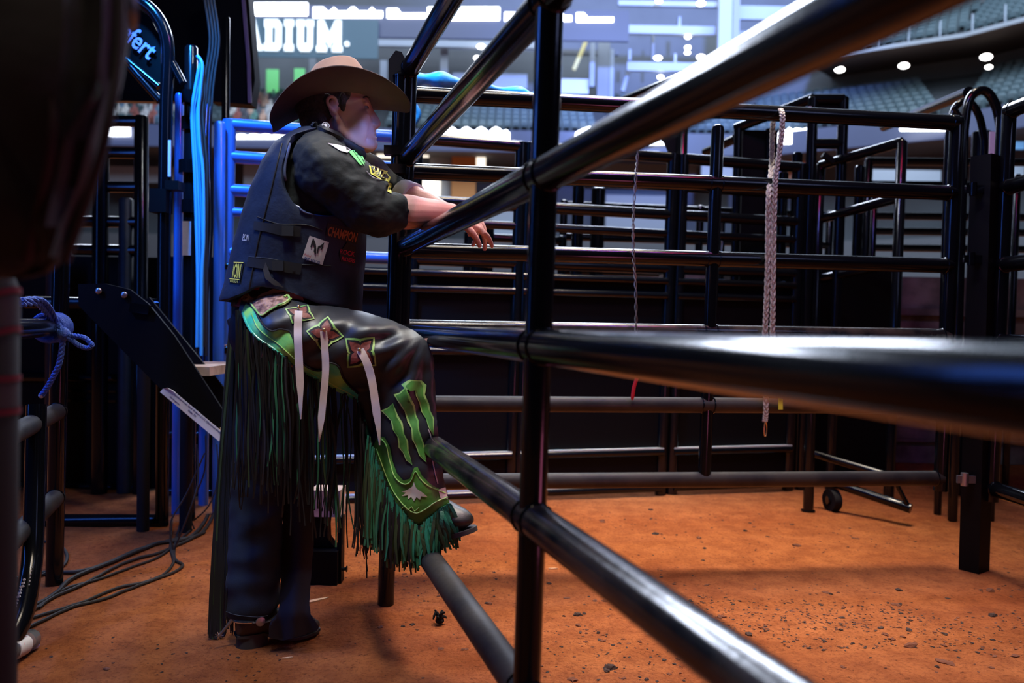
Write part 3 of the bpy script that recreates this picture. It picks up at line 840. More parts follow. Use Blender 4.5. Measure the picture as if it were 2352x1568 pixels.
def arch_gate():
    Y = 3.5
    p = lambda u, v, y=Y: W(u, v, y)
    root = thing('arched_gate', 'tall round-cornered black pipe frame carrying a name plate at upper left', 'gate frame', p(372, 1208))
    mb = MB()
    path = [p(372, 1205), p(374, 900), p(378, 500), p(382, 240), p(386, 130), p(378, 72), p(352, 28), p(318, 2), p(280, -12), p(200, -20)]
    mb.tube(smooth_path(path, 8), 0.0285, 18); mb.build('arch_tube', 'black_pipe', root)
    mb = MB(); mb.tube([p(372, 1196), p(92, 1196)], 0.030, 18); mb.build('bottom_rail', 'black_pipe', root)
    for v in (700,):
        mb = MB(); mb.tube([p(375, v), p(60, v - 6)], 0.028, 16); mb.build('rail', 'black_pipe', root)
    # rectangular clamp blocks on the upright
    for (v0, v1, w_) in [(437, 490, .075), (418, 438, .06)]:
        a = p(378, (v0+v1)/2); mb = MB(); mb.box(a + Vector((-.012 if w_ > .07 else .05, -0.01, 0)), (w_, 0.07, (v1-v0)/FPX*Y)); mb.build('clamp', 'black_sheet', root)
    mb = MB(); mb.box(p(394, 366) + Vector((0, -0.02, 0)), (0.012, 0.006, 0.16)); mb.build('tape_strip', 'white_paper', root)
    # plate with cut-off name
    a, b = p(372, 232, 3.53), p(225, 62, 3.53)
    mb = MB()
    pts = [(225, 60), (300, 20), (345, 45), (368, 90), (370, 236)]
    o = p(372, 232, 3.53); k = 3.53/FPX
    mb.prism([((u-372)*k, (232-v)*k) for u, v in pts], (1, 0, 0), (0, 0, 1), (0, 1, 0), o, 0.012)
    plate = mb.build('name_plate', 'plate_black', root)
    mb = MB(); d = (p(358, 126) - p(300, 78)).normalized(); n = Vector((-d.z, 0, d.x))
    put_text(mb, 'riefert', p(309, 85, 3.515), d, n, (0, -1, 0), w=0.228, h=0.083, depth=0.004, bold=0.014)
    mb.build('lettering', 'letter_violet', plate)
    for q0, q1, rr in [((278, 128), (365, 200), .016), ((300, 155), (368, 232), .018), ((395, 145), (420, 192), .02)]:
        mb = MB(); mb.tube([p(*q0), p(*q1)], rr, 12); mb.build('brace', 'black_pipe', root)
arch_gate()
def left_posts():
    Y = 3.62
    def post(u, v0, v1, r, m, label, y=Y, rails=(), cap=True, name='chute_post'):
        root = thing(name, label, 'post', W(u, v1, y)); mb = MB()
        t, b = W(u, v0, y), W(u - 5, v1, y)
        b = t + (b - t)*(t.z/(t.z - b.z))
        mb.tube([b, t - (t-b).normalized()*0.012, t], [r, r, r*0.75], 18); mb.build('post_pipe', m, root)
        for (vv, uu) in rails:
            mb = MB(); mb.tube([W(u, vv, y), W(uu, vv - 2, y)], 0.030, 16); mb.build('rail', 'black_pipe', root)
        return root
    post(325, 266, 1180, 0.036, 'black_pipe', 'black chute end post with short rails running left, left of the arched frame', rails=[(279, 180), (352, 180), (430, 180), (510, 180), (575, 170)], y=4.2)
    r = post(440, 106, 830, 0.030, 'black_pipe', 'thick blue-lit pipe with a flat cap and cable bundle strapped to it')
    for v in (225, 285, 385, 475):
        mb = MB(); c = W(438, v, Y); mb.tube([c - Vector((0, 0, .03)), c + Vector((0, 0, .03))], 0.04 if v != 385 else .052, 16); mb.build('collar', 'black_pipe', r)
    mb = MB(); mb.box(W(437, 549, Y) + Vector((-.002, -.034, 0)), (0.038, 0.004, 0.155)); mb.build('tag_strip', 'white_paper', r)
    post(412, 215, 820, 0.020, 'blue_lit_pipe', 'slim blue-lit pipe between arched frame and capped pipe', y=3.75)
    post(505, 280, 1150, 0.026, 'blue_lit_pipe', 'blue-lit post at the left end of the close-railed chute fence', y=3.74)
    post(472, 240, 1140, 0.024, 'blue_lit_pipe', 'blue-lit pipe behind the cyan-lit cables, left of the blue-lit post', y=3.95)
    post(520, 40, 620, 0.022, 'black_pipe', 'thin dark mast under the hanging black board', y=4.4)
    post(290, 455, 1150, 0.037, 'dull_blue_post', 'dull blue square-topped post between black posts on the left', y=4.2)
    post(232, 345, 1150, 0.041, 'black_pipe', 'black pipe next to the dark cover, left of the dull blue post', y=4.18)
    post(128, 600, 1180, 0.046, 'dull_blue_post', 'dim blue post behind the blue rope coil', y=4.2)
left_posts()
def cables():
    rnd = random.Random(3)
    root = thing('cable_bundle', 'bundle of cyan-lit cables strapped along the capped pipe', 'cables', W(455, 500, 3.55))
    for i in range(6):
        o = (i - 2.5)*5.2
        pts = [(452, 128), (462 + o*.3, 150), (458 + o*0.8, 210), (452 + o*.9, 260), (456 + o, 330), (462 + o, 400), (464 + o*.9, 500 + i*14), (463 + o*.8, 640), (462 + o*.7, 800 + rnd.uniform(-10, 20))]
        if i in (0, 5): pts = pts[1:]
        mb = MB(); mb.tube(smooth_path([W(u + rnd.uniform(-2, 2), v, 3.56 + 0.01*(i % 3)) for u, v in pts], 5), 0.0072, 8)
        mb.build('cable', 'cyan_lit_cable' if i < 4 else 'dark_cable', root)
    root = thing('cable_bundle', 'dark thin cables hanging from the black board past the blue-lit post', 'cables', W(480, 300, 3.8))
    for i in range(4):
        u = 462 + i*7
        pts = [(u + 8, 0), (u + 20, 90), (u + 10, 170), (u + 4, 230), (u, 330), (u + 4, 520), (u - 8, 700), (u - 14, 830)]
        mb = MB(); mb.tube(smooth_path([W(a, b, 3.82) for a, b in pts], 5), 0.006, 8); mb.build('cable', 'dark_cable', root)
cables()
def boards():
    # hanging black board at top (its right edge hides part of the sign) and the skirt of the walkway
    root = thing('hanging_board', 'black board hanging at top left, hiding part of the lit sign', 'board', W(530, 120, 4.7))
    k = 4.7/FPX; o = W(530, 120, 4.7)
    mb = MB(); mb.prism([((u-530)*k, (120-v)*k) for u, v in [(470, -40), (566, -40), (586, 180), (578, 238), (486, 232)]], (1, 0, 0), (0, 0, 1), (0, 1, 0), o, 0.10)
    mb.build('board_face', 'black_sheet', root)
    mb = MB(); mb.bar(W(556, -40, 4.68), W(572, 150, 4.68), 0.012, 0.02); mb.bar(W(572, 150, 4.68), W(574, 236, 4.68), 0.012, 0.02); mb.build('edge_strip', 'board_edge', root)
    root = thing('walkway_skirt', 'wide black skirt panel of the raised walkway above the left chutes', 'panel', W(350, 120, 5.0))
    mb = MB(); a, b = W(150, 228, 5.0), W(482, 226, 5.0); mb.box(((a.x+b.x)/2, 5.0, a.z + 0.5), (b.x - a.x, 0.06, 1.0)); mb.build('skirt_panel', 'black_sheet', root)
    mb = MB(); mb.bar(Vector((a.x, 4.95, a.z)), Vector((b.x, 4.95, a.z)), 0.05, 0.05); mb.build('lower_rail', 'black_pipe', root)
boards()
def left_sheets():
    for (u0, u1, v0, v1, Y, lab) in [(20, 372, 600, 1140, 4.35, 'large black sheet panel behind the left posts'), (372, 520, 600, 1130, 4.2, 'black sheet panel behind the stair and cables')]:
        a, b = W(u0, v1, Y), W(u1, v0, Y)
        root = thing('sheeted_fence', lab, 'panel', (a.x, Y, 0))
        mb = MB(); mb.box(((a.x+b.x)/2, Y, (a.z+b.z)/2 + .02), (b.x-a.x, 0.02, b.z-a.z)); mb.build('sheet', 'black_sheet', root)
        for v in ((868, 1118) if u0 < 100 else (993, 1125)):
            z = W(200, v, Y - 0.03).z; mb = MB(); mb.tube([(a.x + .05, Y-0.03, z), (b.x - .05, Y-0.03, z)], 0.026, 14); mb.build('rail', 'black_pipe', root)
        if u0 < 100:
            for v in (898, 920):
                z = W(200, v, Y - 0.02).z; mb = MB(); mb.bar((W(163, v, Y).x, Y-0.02, z), (W(272, v, Y).x, Y-0.02, z), 0.02, 0.014); mb.build('slat', 'black_pipe', root)
        mb = MB(); mb.box((a.x + .02, Y, a.z/2), (0.05, 0.05, a.z + .1)); mb.box((b.x - .02, Y, a.z/2), (0.05, 0.05, a.z + .1)); mb.build('legs', 'black_pipe', root)
left_sheets()
def stair():
    Y = 2.95
    p = lambda u, v, y=Y: W(u, v, y)
    root = thing('stair', 'black steel stair with wooden tread and white paper label on its slanting side', 'stair', p(430, 900))
    k = Y/FPX; o = p(360, 800)
    out = [(205, 652), (240, 655), (296, 664), (345, 700), (372, 838), (485, 862), (528, 985), (516, 1012), (470, 985), (180, 702), (180, 655)]
    mb = MB(); mb.prism([((u-360)*k, (800-v)*k) for u, v in [(178, 655), (240, 653), (298, 666), (340, 698), (400, 770), (528, 962), (516, 1014), (360, 884), (180, 705)]], (1, 0, 0), (0, 0, 1), (0, 1, 0), o, 0.012)
    st = mb.build('side_plate', 'black_sheet', root)
    for (u, v) in [(226, 668), (285, 677)]:
        mb = MB(); mb.ell(p(u, v, Y - 0.008), (0.0125, 0.007, 0.0125), None, 12, 8); mb.build('bolt', 'galvanized', st)
    mb = MB(); mb.bar(p(302, 705), p(345, 712), 0.03, 0.035); mb.build('end_stub', 'black_pipe', st)
    # label: a strip of paper with print along the slope, curled upper corner
    a, b = p(368, 900, Y - 0.006), p(503, 1013, Y - 0.006)
    ex = (b - a).normalized(); L = (b - a).length; up = Vector((-ex.z, 0, ex.x)); hgt = 0.036
    mb = MB(); mb.prism([(0, 0), (L, 0), (L, hgt), (0.03, hgt), (0, hgt*0.45)], ex, up, (0, -1, 0), a, 0.0012)
    mb.add([a + up*hgt*0.45, a + up*hgt + ex*.03, a + up*hgt*1.12 + ex*.055 + Vector((0, -0.012, 0)), a + up*hgt*.9 + ex*.012 + Vector((0, -0.010, 0))], [(0, 1, 2, 3)])
    lab = mb.build('paper_label', 'white_paper', root, 0)
    mb = MB(); nrm = Vector((0, -1, 0)); z = Vector((0, -0.0022, 0))
    put_text(mb, 'Professional Bull Riders LLC (Sponsorship)', a + ex*(L*0.56) + up*hgt*0.78 + z, ex, up, nrm, w=L*0.80, h=0.0085, depth=0.0006)
    put_text(mb, 'Dallas TX', a + ex*(L*0.50) + up*hgt*0.46 + z, ex, up, nrm, w=L*0.13, h=0.0070, depth=0.0006)
    put_text(mb, 'Arlington', a + ex*(L*0.22) + up*hgt*0.30 + z, ex, up, nrm, w=L*0.17, h=0.0070, depth=0.0006)
    mb.build('print', 'ink_blue', lab, 0)
    mb = MB(); q = p(511, 990, Y - .004); mb.box(q, (0.022, 0.002, 0.026), Matrix.Rotation(0.2, 3, 'Y')); mb.build('sticker', 'sticker_orange', root)
    # wooden treads between the side plates
    for i, (u0, u1, v) in enumerate([(368, 486, 850)]):
        a, b = p(u0, v, 3.05), p(u1, v, 3.05)
        mb = MB(); mb.box(((a.x+b.x)/2, 3.23, a.z), (b.x - a.x, 0.40, 0.035)); mb.build('tread', 'light_wood', root)
    mb = MB(); mb.tube([p(345, 700, 3.05), p(350, 830, 3.05)], 0.011, 10); mb.build('brace', 'black_pipe', root)
    mb = MB(); mb.bar(p(322, 700, 3.2), p(520, 940, 3.2), 0.012, 0.10); mb.build('far_side_plate', 'black_sheet', root)
    for u in (428, 330):
        foot = p(u, 1000, 3.42); mb = MB(); mb.tube([(foot.x, 3.42, 0), (foot.x, 3.42, 0.80)], 0.026, 12); mb.build('leg', 'matte_black', root)
mat('sticker_orange', (0.75, 0.45, 0.12), 0.6, color2=(0.7, 0.65, 0.5), scale=60)
stair()
def coil():
    Yc = 2.66
    root = thing('rope', 'shiny blue rope wound round the left rail with a hanging loop and tail', 'rope', W(140, 755, Yc))
    # turns round rail 4 of the left panel
    def railp(s): return at_z((*(LA + (LB-LA)*s), 0), 0.902)
    ax = (railp(1) - railp(0)).normalized(); n1 = ax.orthogonal().normalized(); n2 = ax.cross(n1)
    pts = []
    for i in range(7*14):
        a = i/14*2*math.pi; s = 0.02 + 0.012*(i/14)
        pts.append(railp(s) + (n1*math.cos(a) + n2*math.sin(a))*0.044)
    mb = MB(); mb.tube(pts, 0.0085, 8); mb.build('windings', 'blue_rope', root)
    Y = 2.55
    def twist(path, r, name):
        P = smooth_path([W(u, v, y) for u, v, y in path], 8); mb = MB()
        for k in (0, 1, 2):
            Q = []
            for i, q in enumerate(P):
                t = (P[min(i+1, len(P)-1)] - P[max(i-1, 0)]).normalized(); a = t.orthogonal().normalized(); b = t.cross(a)
                th = i*0.9 + k*2.094
                Q.append(q + (a*math.cos(th) + b*math.sin(th))*r*0.55)
            mb.tube(Q, r*0.62, 7)
        mb.build(name, 'blue_rope', root)
    twist([(48, 690, 2.2), (90, 688, 2.35), (112, 705, 2.45), (128, 735, Y), (146, 760, Y), (156, 768, Y)], 0.0085, 'strand')
    twist([(48, 698, 2.2), (85, 697, 2.35), (104, 716, 2.45), (120, 745, Y), (140, 765, Y), (152, 775, Y)], 0.0085, 'strand')
    twist([(146, 765, Y), (165, 770, Y), (190, 774, Y), (204, 783, Y), (211, 793, Y), (199, 799, Y), (180, 792, Y), (164, 780, Y), (148, 768, Y)], 0.0075, 'loop')
    twist([(146, 765, Y), (142, 800, Y), (136, 835, Y), (122, 865, Y), (108, 890, Y), (96, 907, Y)], 0.0085, 'tail')
    mb = MB(); mb.ell(W(147, 767, Y), (0.020, 0.018, 0.022), None, 12, 8); mb.build('knot', 'blue_rope', root)
    mb = MB(); mb.ell(W(95, 908, Y), (0.009, 0.009, 0.009), None, 10, 6); mb.build('tip', 'white_paper', root)
coil()
def near_cover():
    # the dark padded cover close to the lens at upper left
    Y = 0.78
    p = lambda u, v, d=0.0: W(u, v, Y + d)
    root = thing('padded_cover', 'large out-of-focus black padded cover hanging close to the lens at upper left', 'cover', p(120, 300, .05))
    rows = [(-60, -220, 305, .05), (0, -220, 300, .055), (80, -220, 300, .06), (200, -220, 280, .065), (320, -220, 236, .07), (430, -220, 206, .07), (520, -220, 184, .065), (590, -200, 158, .055), (625, -180, 118, .035), (640, -160, 60, .012)]
    secs = []
    for v, u0, u1, d in rows:
        ring = []
        for k in range(28):
            a = 2*math.pi*k/28; ca, sa = math.cos(a), math.sin(a)
            x = (u0+u1)/2 + (u1-u0)/2*(abs(ca)**0.6)*(1 if ca > 0 else -1)
            fold = 0.012*math.sin(x*0.075 + v*0.004) + 0.006*math.sin(x*0.17)
            ring.append(p(x, v, sa*d + (fold if sa < 0 else 0)))
        secs.append(ring)
    mb = MB(); mb.loft(secs); mb.build('cover_body', 'black_pad', root, 70)
    for (ua, ub) in [(278, 150), (130, 60)]:
        mb = MB(); mb.tube(smooth_path([p(ua, -40, -.056), p(ua*0.97, 150, -.066), p((ua+ub)/2 + 20, 350, -.075), p(ub, 600, -.05)], 5), 0.0045, 8); mb.build('seam_cord', 'dark_red' if ua < 200 else 'black_pad', root)
    mb = MB(); mb.tube(smooth_path([p(297, -20, -0.01), p(303, 25, -0.01), p(300, 60, 0)], 4), [0.006]*9, 8); mb.build('edge_binding', 'galvanized', root)
    # padded post below it, with two red-edged tape bands
    Yp = 0.95
    root = thing('padded_post', 'out-of-focus black padded post with red-edged tape bands at the lower left edge', 'post', (W(-20, 1000, Yp).x, Yp, 0))
    c = W(-20, 1000, Yp); r = 0.0285
    mb = MB(); mb.tube([(c.x, Yp, 0), (c.x, Yp, 0.5), (c.x + .001, Yp, 0.97), (c.x, Yp, 1.0)], [r, r, r, r*0.6], 20); mb.build('post_core', 'post_pad', root)
    for (za, zb_, tilt) in [(0.905, 0.952, 0.55), (0.822, 0.862, 0.0)]:
        for z, w_, m in [((za+zb_)/2, (zb_-za)*0.75, 'grey_tape'), (za, 0.008, 'red_trim'), (zb_, 0.008, 'red_trim')]:
            mb = MB(); n = 20; rr = r*1.05 if m == 'grey_tape' else r*1.09; V = []; F = []
            for k in range(n):
                a = 2*math.pi*k/n; x, y = math.cos(a)*rr, math.sin(a)*rr
                V += [(c.x + x, Yp + y, z - w_/2 + tilt*x), (c.x + x, Yp + y, z + w_/2 + tilt*x)]
            for k in range(n):
                a, b = 2*k, 2*((k+1) % n); F.append((a, b, b+1, a+1))
            mb.add(V, F); mb.build('tape_band', m, root)
near_cover()
def hose():
    root = thing('hose', 'thick black hose with white printed marks, bending away at the lower left', 'hose', G(45, 1470))
    Y = 2.25
    P = smooth_path([W(84, 930, 2.4), W(80, 1100, 2.35), W(76, 1250, 2.28), W(68, 1330, 2.22), W(52, 1410, 2.16), W(20, 1475, 2.1), W(-40, 1530, 2.05)], 8)
    mb = MB(); mb.tube(P, 0.0285, 18); mb.build('hose_tube', 'black_pipe', root)
    mb = MB()
    rnd = random.Random(2)
    for i in range(9):
        t = i/8; q = W(61 - 22*t, 1328 + 62*t, 2.165 - 0.05*t) + Vector((0, -0.004, 0))
        q.y -= 0.006
        mb.box(q, (0.006 + 0.003*(i % 3), 0.002, 0.0055), Matrix.Rotation(-0.35, 3, 'Y'))
    for i in range(6):
        q = W(73 - 6*i/5, 1302 + 40*i/5, 2.18); mb.box(q, (0.003, 0.002, 0.003))
    o = mb.build('printed_marks', 'white_paper', root, 0)
hose()
def ground_cables():
    runs = [([(500, 1165), (462, 1225), (400, 1240), (330, 1258), (250, 1292), (180, 1310), (95, 1312), (20, 1330)], .0075, 'longest dark cable looping towards the hose on the dirt'),
            ([(478, 1185), (440, 1232), (360, 1250), (265, 1288), (170, 1325), (130, 1360), (85, 1385), (0, 1420)], .008, 'thick dark cable curving in to the foot of the hose'),
            ([(470, 1222), (380, 1262), (290, 1290), (190, 1340), (120, 1370), (70, 1400)], .006, 'dark cable just under the thickest one'),
            ([(395, 1190), (392, 1250), (398, 1290), (360, 1325), (270, 1350), (180, 1385), (100, 1408), (60, 1420)], .0055, 'dark cable swinging out around the small loop'),
            ([(430, 1150), (400, 1262), (418, 1300), (330, 1338), (250, 1372), (160, 1395), (80, 1432), (40, 1450)], .0055, 'lowest dark cable nearest the boots'),
            ([(440, 1215), (370, 1272), (250, 1320), (150, 1350), (90, 1390)], .005, 'thin dark cable through the middle of the tangle'),
            ([(90, 1240), (130, 1246), (152, 1268), (150, 1290), (115, 1310), (20, 1335)], .006, 'short dark cable hooking round behind the hose')]
    for pts, r, lab in runs:
        P = [G(u, v, 0.012) for u, v in pts]; P = smooth_path(P, 8)
        for q in P: q.z = r + ground_z(q.x, q.y) + 0.001
        mb = MB(); mb.tube(P, r, 8); solo('cable', mb, 'dark_cable', lab, 'cable')
    # upright wiry leads rising from the tangle to the stair
    for i, (pts, lab) in enumerate([([(398, 1262), (392, 1200), (430, 1130), (470, 1040)], 'thin lead rising steeply from tangle to the stair label'),
                                    ([(400, 1262), (440, 1160), (455, 1100), (452, 1020)], 'thin lead rising from the tangle behind the slanting plate'),
                                    ([(445, 1195), (480, 1160), (500, 1100), (498, 1020)], 'thin lead bowing up beside the back fringe'),
                                    ([(446, 1215), (438, 1170), (470, 1080), (472, 1000)], 'thin lead crossing the others under the paper label')]):
        P = [G(*pts[0], 0.01)] + [W(u, v, G(*pts[0], 0.01).y + 0.04*k) for k, (u, v) in enumerate(pts[1:])]
        mb = MB(); mb.tube(smooth_path(P, 6), 0.0035, 7); solo('lead', mb, 'dark_cable', lab, 'cable')
ground_cables()
mat('clear_plastic', (0.80, 0.80, 0.84), 0.12, trans=0.85, spec=0.5)
mat('bottle_label', (0.75, 0.06, 0.12), 0.5, color2=(0.75, 0.73, 0.75), scale=22, thr=(0.60, 0.64))
mat('white_cap', (0.62, 0.60, 0.66), 0.45)
def bottle():
    c = G(40, 1530, 0.0); 
    ax = Vector((0.03, -0.98, 0.10)).normalized()      # neck towards the lens
    R = ax.to_track_quat('Z', 'Y').to_matrix(); base = Vector((c.x - 0.030, c.y + 0.115, 0.028))
    root = thing('water_bottle', 'crushed clear plastic bottle with white cap lying in the lower left corner', 'bottle', base)
    prof = [(0.0, 0), (0.022, 0.001), (0.029, 0.008), (0.030, 0.03), (0.0275, 0.05), (0.030, 0.07), (0.030, 0.10), (0.029, 0.12), (0.024, 0.14), (0.014, 0.158), (0.0125, 0.168)]
    mb = MB(); mb.lathe(prof, base, R, 24)
    mb.v = [v + Vector((noise.noise(v*40)*0.004, noise.noise(v*40 + Vector((9, 0, 0)))*0.004, noise.noise(v*38)*0.003)) for v in mb.v]
    mb.build('bottle_body', 'clear_plastic', root)
    mb = MB(); mb.lathe([(0.0303, 0.055), (0.0312, 0.056), (0.0315, 0.105), (0.0303, 0.106)], base, R, 24)
    mb.v = [v + Vector((noise.noise(v*40)*0.004, noise.noise(v*40 + Vector((9, 0, 0)))*0.004, noise.noise(v*38)*0.003)) for v in mb.v]
    mb.build('label_wrap', 'bottle_label', root)
    mb = MB(); mb.lathe([(0.0005, 0.160), (0.0150, 0.1605), (0.0155, 0.162), (0.0155, 0.176), (0.0145, 0.178), (0.0005, 0.1785)], base, R, 24); mb.build('cap', 'white_cap', root)
bottle()
def jack_block():
    # black steel stand with a pale wooden block on top, behind the fringe
    Y = 2.95
    p = lambda u, v, y=Y: W(u, v, y)
    f = G(742, 1345)
    root = thing('support_stand', 'black steel jack stand with a pale wood block on top behind the hanging fringe', 'stand', f)
    y = f.y + .06
    a, b = W(704, 1255, y), W(782, 1345, y)
    mb = MB(); mb.box(((a.x+b.x)/2, y, a.z/2), (b.x-a.x, 0.12, a.z)); mb.build('base_box', 'black_sheet', root)
    mb = MB(); q0, q1 = W(783, 1345, y), W(783, 1182, y); mb.box((q0.x, y - .01, q1.z/2), (0.016, 0.05, q1.z)); mb.build('upright', 'black_sheet', root)
    mb = MB(); k = y/FPX; o = W(735, 1250, y - .01)
    mb.prism([((u-735)*k, (1250-v)*k) for u, v in [(712, 1185), (752, 1185), (752, 1235), (768, 1255), (700, 1255), (700, 1210)]], (1, 0, 0), (0, 0, 1), (0, 1, 0), o, 0.05); mb.build('neck', 'black_sheet', root)
    mb = MB(); a, b = W(716, 1122, y), W(784, 1183, y); mb.box(((a.x+b.x)/2, y + 0.02, (a.z+b.z)/2), (b.x-a.x, 0.10, abs(a.z-b.z))); mb.build('wood_block', 'light_wood', root)
    mb = MB(); mb.tube([W(784, 1306, y - .02), W(796, 1306, y - .02)], 0.006, 10); mb.tube([W(795, 1306, y-.02), W(798, 1306, y-.02)], 0.011, 6); mb.build('bolt', 'black_pipe', root)
jack_block()
# ------------------------------------------------------------------ ropes and the maze of pens at right
mat('braided_rope', (0.66, 0.62, 0.56), 0.85, color2=(0.30, 0.27, 0.24), scale=160, bump=0.5, bscale=260)
mat('wire', (0.34, 0.34, 0.36), 0.4, 0.6)
mat('red_tape', (0.62, 0.015, 0.035), 0.55, bump=0.3, bscale=200)
mat('yellow_tape', (0.75, 0.80, 0.06), 0.5)
mat('brass', (0.72, 0.48, 0.22), 0.3, 0.9)
def braid(mb, P, wid):
    """flat plait: three strands weaving across the width"""
    n = len(P)
    for k in range(4):
        Q = []
        for i, q in enumerate(P):
            t = (P[min(i+1, n-1)] - P[max(i-1, 0)]).normalized(); s = t.cross(Vector((0, 1, 0))).normalized(); o = s.cross(t)
            a = i*0.55 + k*math.pi/2
            Q.append(q + s*math.sin(a)*wid*0.34 + o*math.sin(2*a)*wid*0.12)
        mb.tube(Q, wid*0.20, 7)
def pen_rope():
    Yr = PA.y + (PB.y-PA.y)*0.0 + 0.19 + 2.90 - 2.90
    t = 0.655; c = PA + (PB-PA)*t; y = c.y
    root = thing('rope', 'pale braided rope doubled over the top rail of the back pen panel', 'rope', (c.x, y, 1.8))
    def straight(pts, n): return smooth_path([W(u, v, yy) for u, v, yy in pts], n)
    mb = MB(); braid(mb, straight([(1776, 262, y + .055), (1784, 250, y + .015), (1796, 258, y - .045), (1796, 300, y - .05), (1790, 350, y - .045), (1782, 400, y - .05), (1779, 450, y - .05), (1777, 520, y - .05), (1776, 600, y - .05), (1775, 690, y - .05), (1774, 765, y - .05), (1772, 860, y-.05)], 14), 0.021)
    mb.build('front_strand', 'braided_rope', root)
    mb = MB(); braid(mb, straight([(1776, 262, y + .055), (1774, 310, y + .05), (1772, 380, y + .045), (1766, 440, y - .048), (1764, 520, y - .05), (1763, 620, y - .05), (1760, 700, y - .05), (1757, 770, y - .05), (1758, 860, y-.05), (1759, 940, y-.05), (1757, 968, y-.05)], 14), 0.021)
    mb.build('back_strand', 'braided_rope', root)
    mb = MB(); c = W(1758, 985, y - .05)
    mb.tube([c + Vector((math.cos(a)*0.007, math.cos(a)*0.006, math.sin(a)*0.028)) for a in [2*math.pi*i/20 for i in range(21)]], 0.0025, 8, cap=False); mb.build('ring', 'brass', root)
    mb = MB(); q0, q1 = W(1793, 905, y - .055), W(1793, 940, y - .055); mb.bar(q0, q1, 0.016, 0.004, (0, 1, 0))
    solo('tape_tail', mb, 'yellow_tape', 'short yellow tape tail hanging beside the rope end', 'tape')
pen_rope()
def wire_and_tape():
    y = PA.y + (PB.y-PA.y)*0.43 - 0.045
    root = thing('twisted_wire', 'thin twisted wire hanging down the pen panel with a red taped end', 'wire', W(1462, 500, y))
    for k in (0, 1):
        Q = []
        P = smooth_path([W(u, v, y) for u, v in [(1464, 232), (1464, 345), (1461, 400), (1456, 470), (1454, 540), (1456, 600), (1460, 660), (1461, 745), (1460, 800)]], 24)
        for i, q in enumerate(P):
            a = i*0.42 + k*math.pi; Q.append(q + Vector((math.cos(a)*0.004, math.sin(a)*0.004, 0)))
        mb = MB(); mb.tube(Q, 0.0022, 6); mb.build('wire_strand', 'wire', root)
    mb = MB(); mb.tube(smooth_path([W(1463, 800, y), W(1463, 862, y), W(1456, 890, y), (W(1452, 918, y))], 5), [0.007]*14 + [0.006, 0.004], 8); mb.build('red_taped_end', 'red_tape', root)
wire_and_tape()
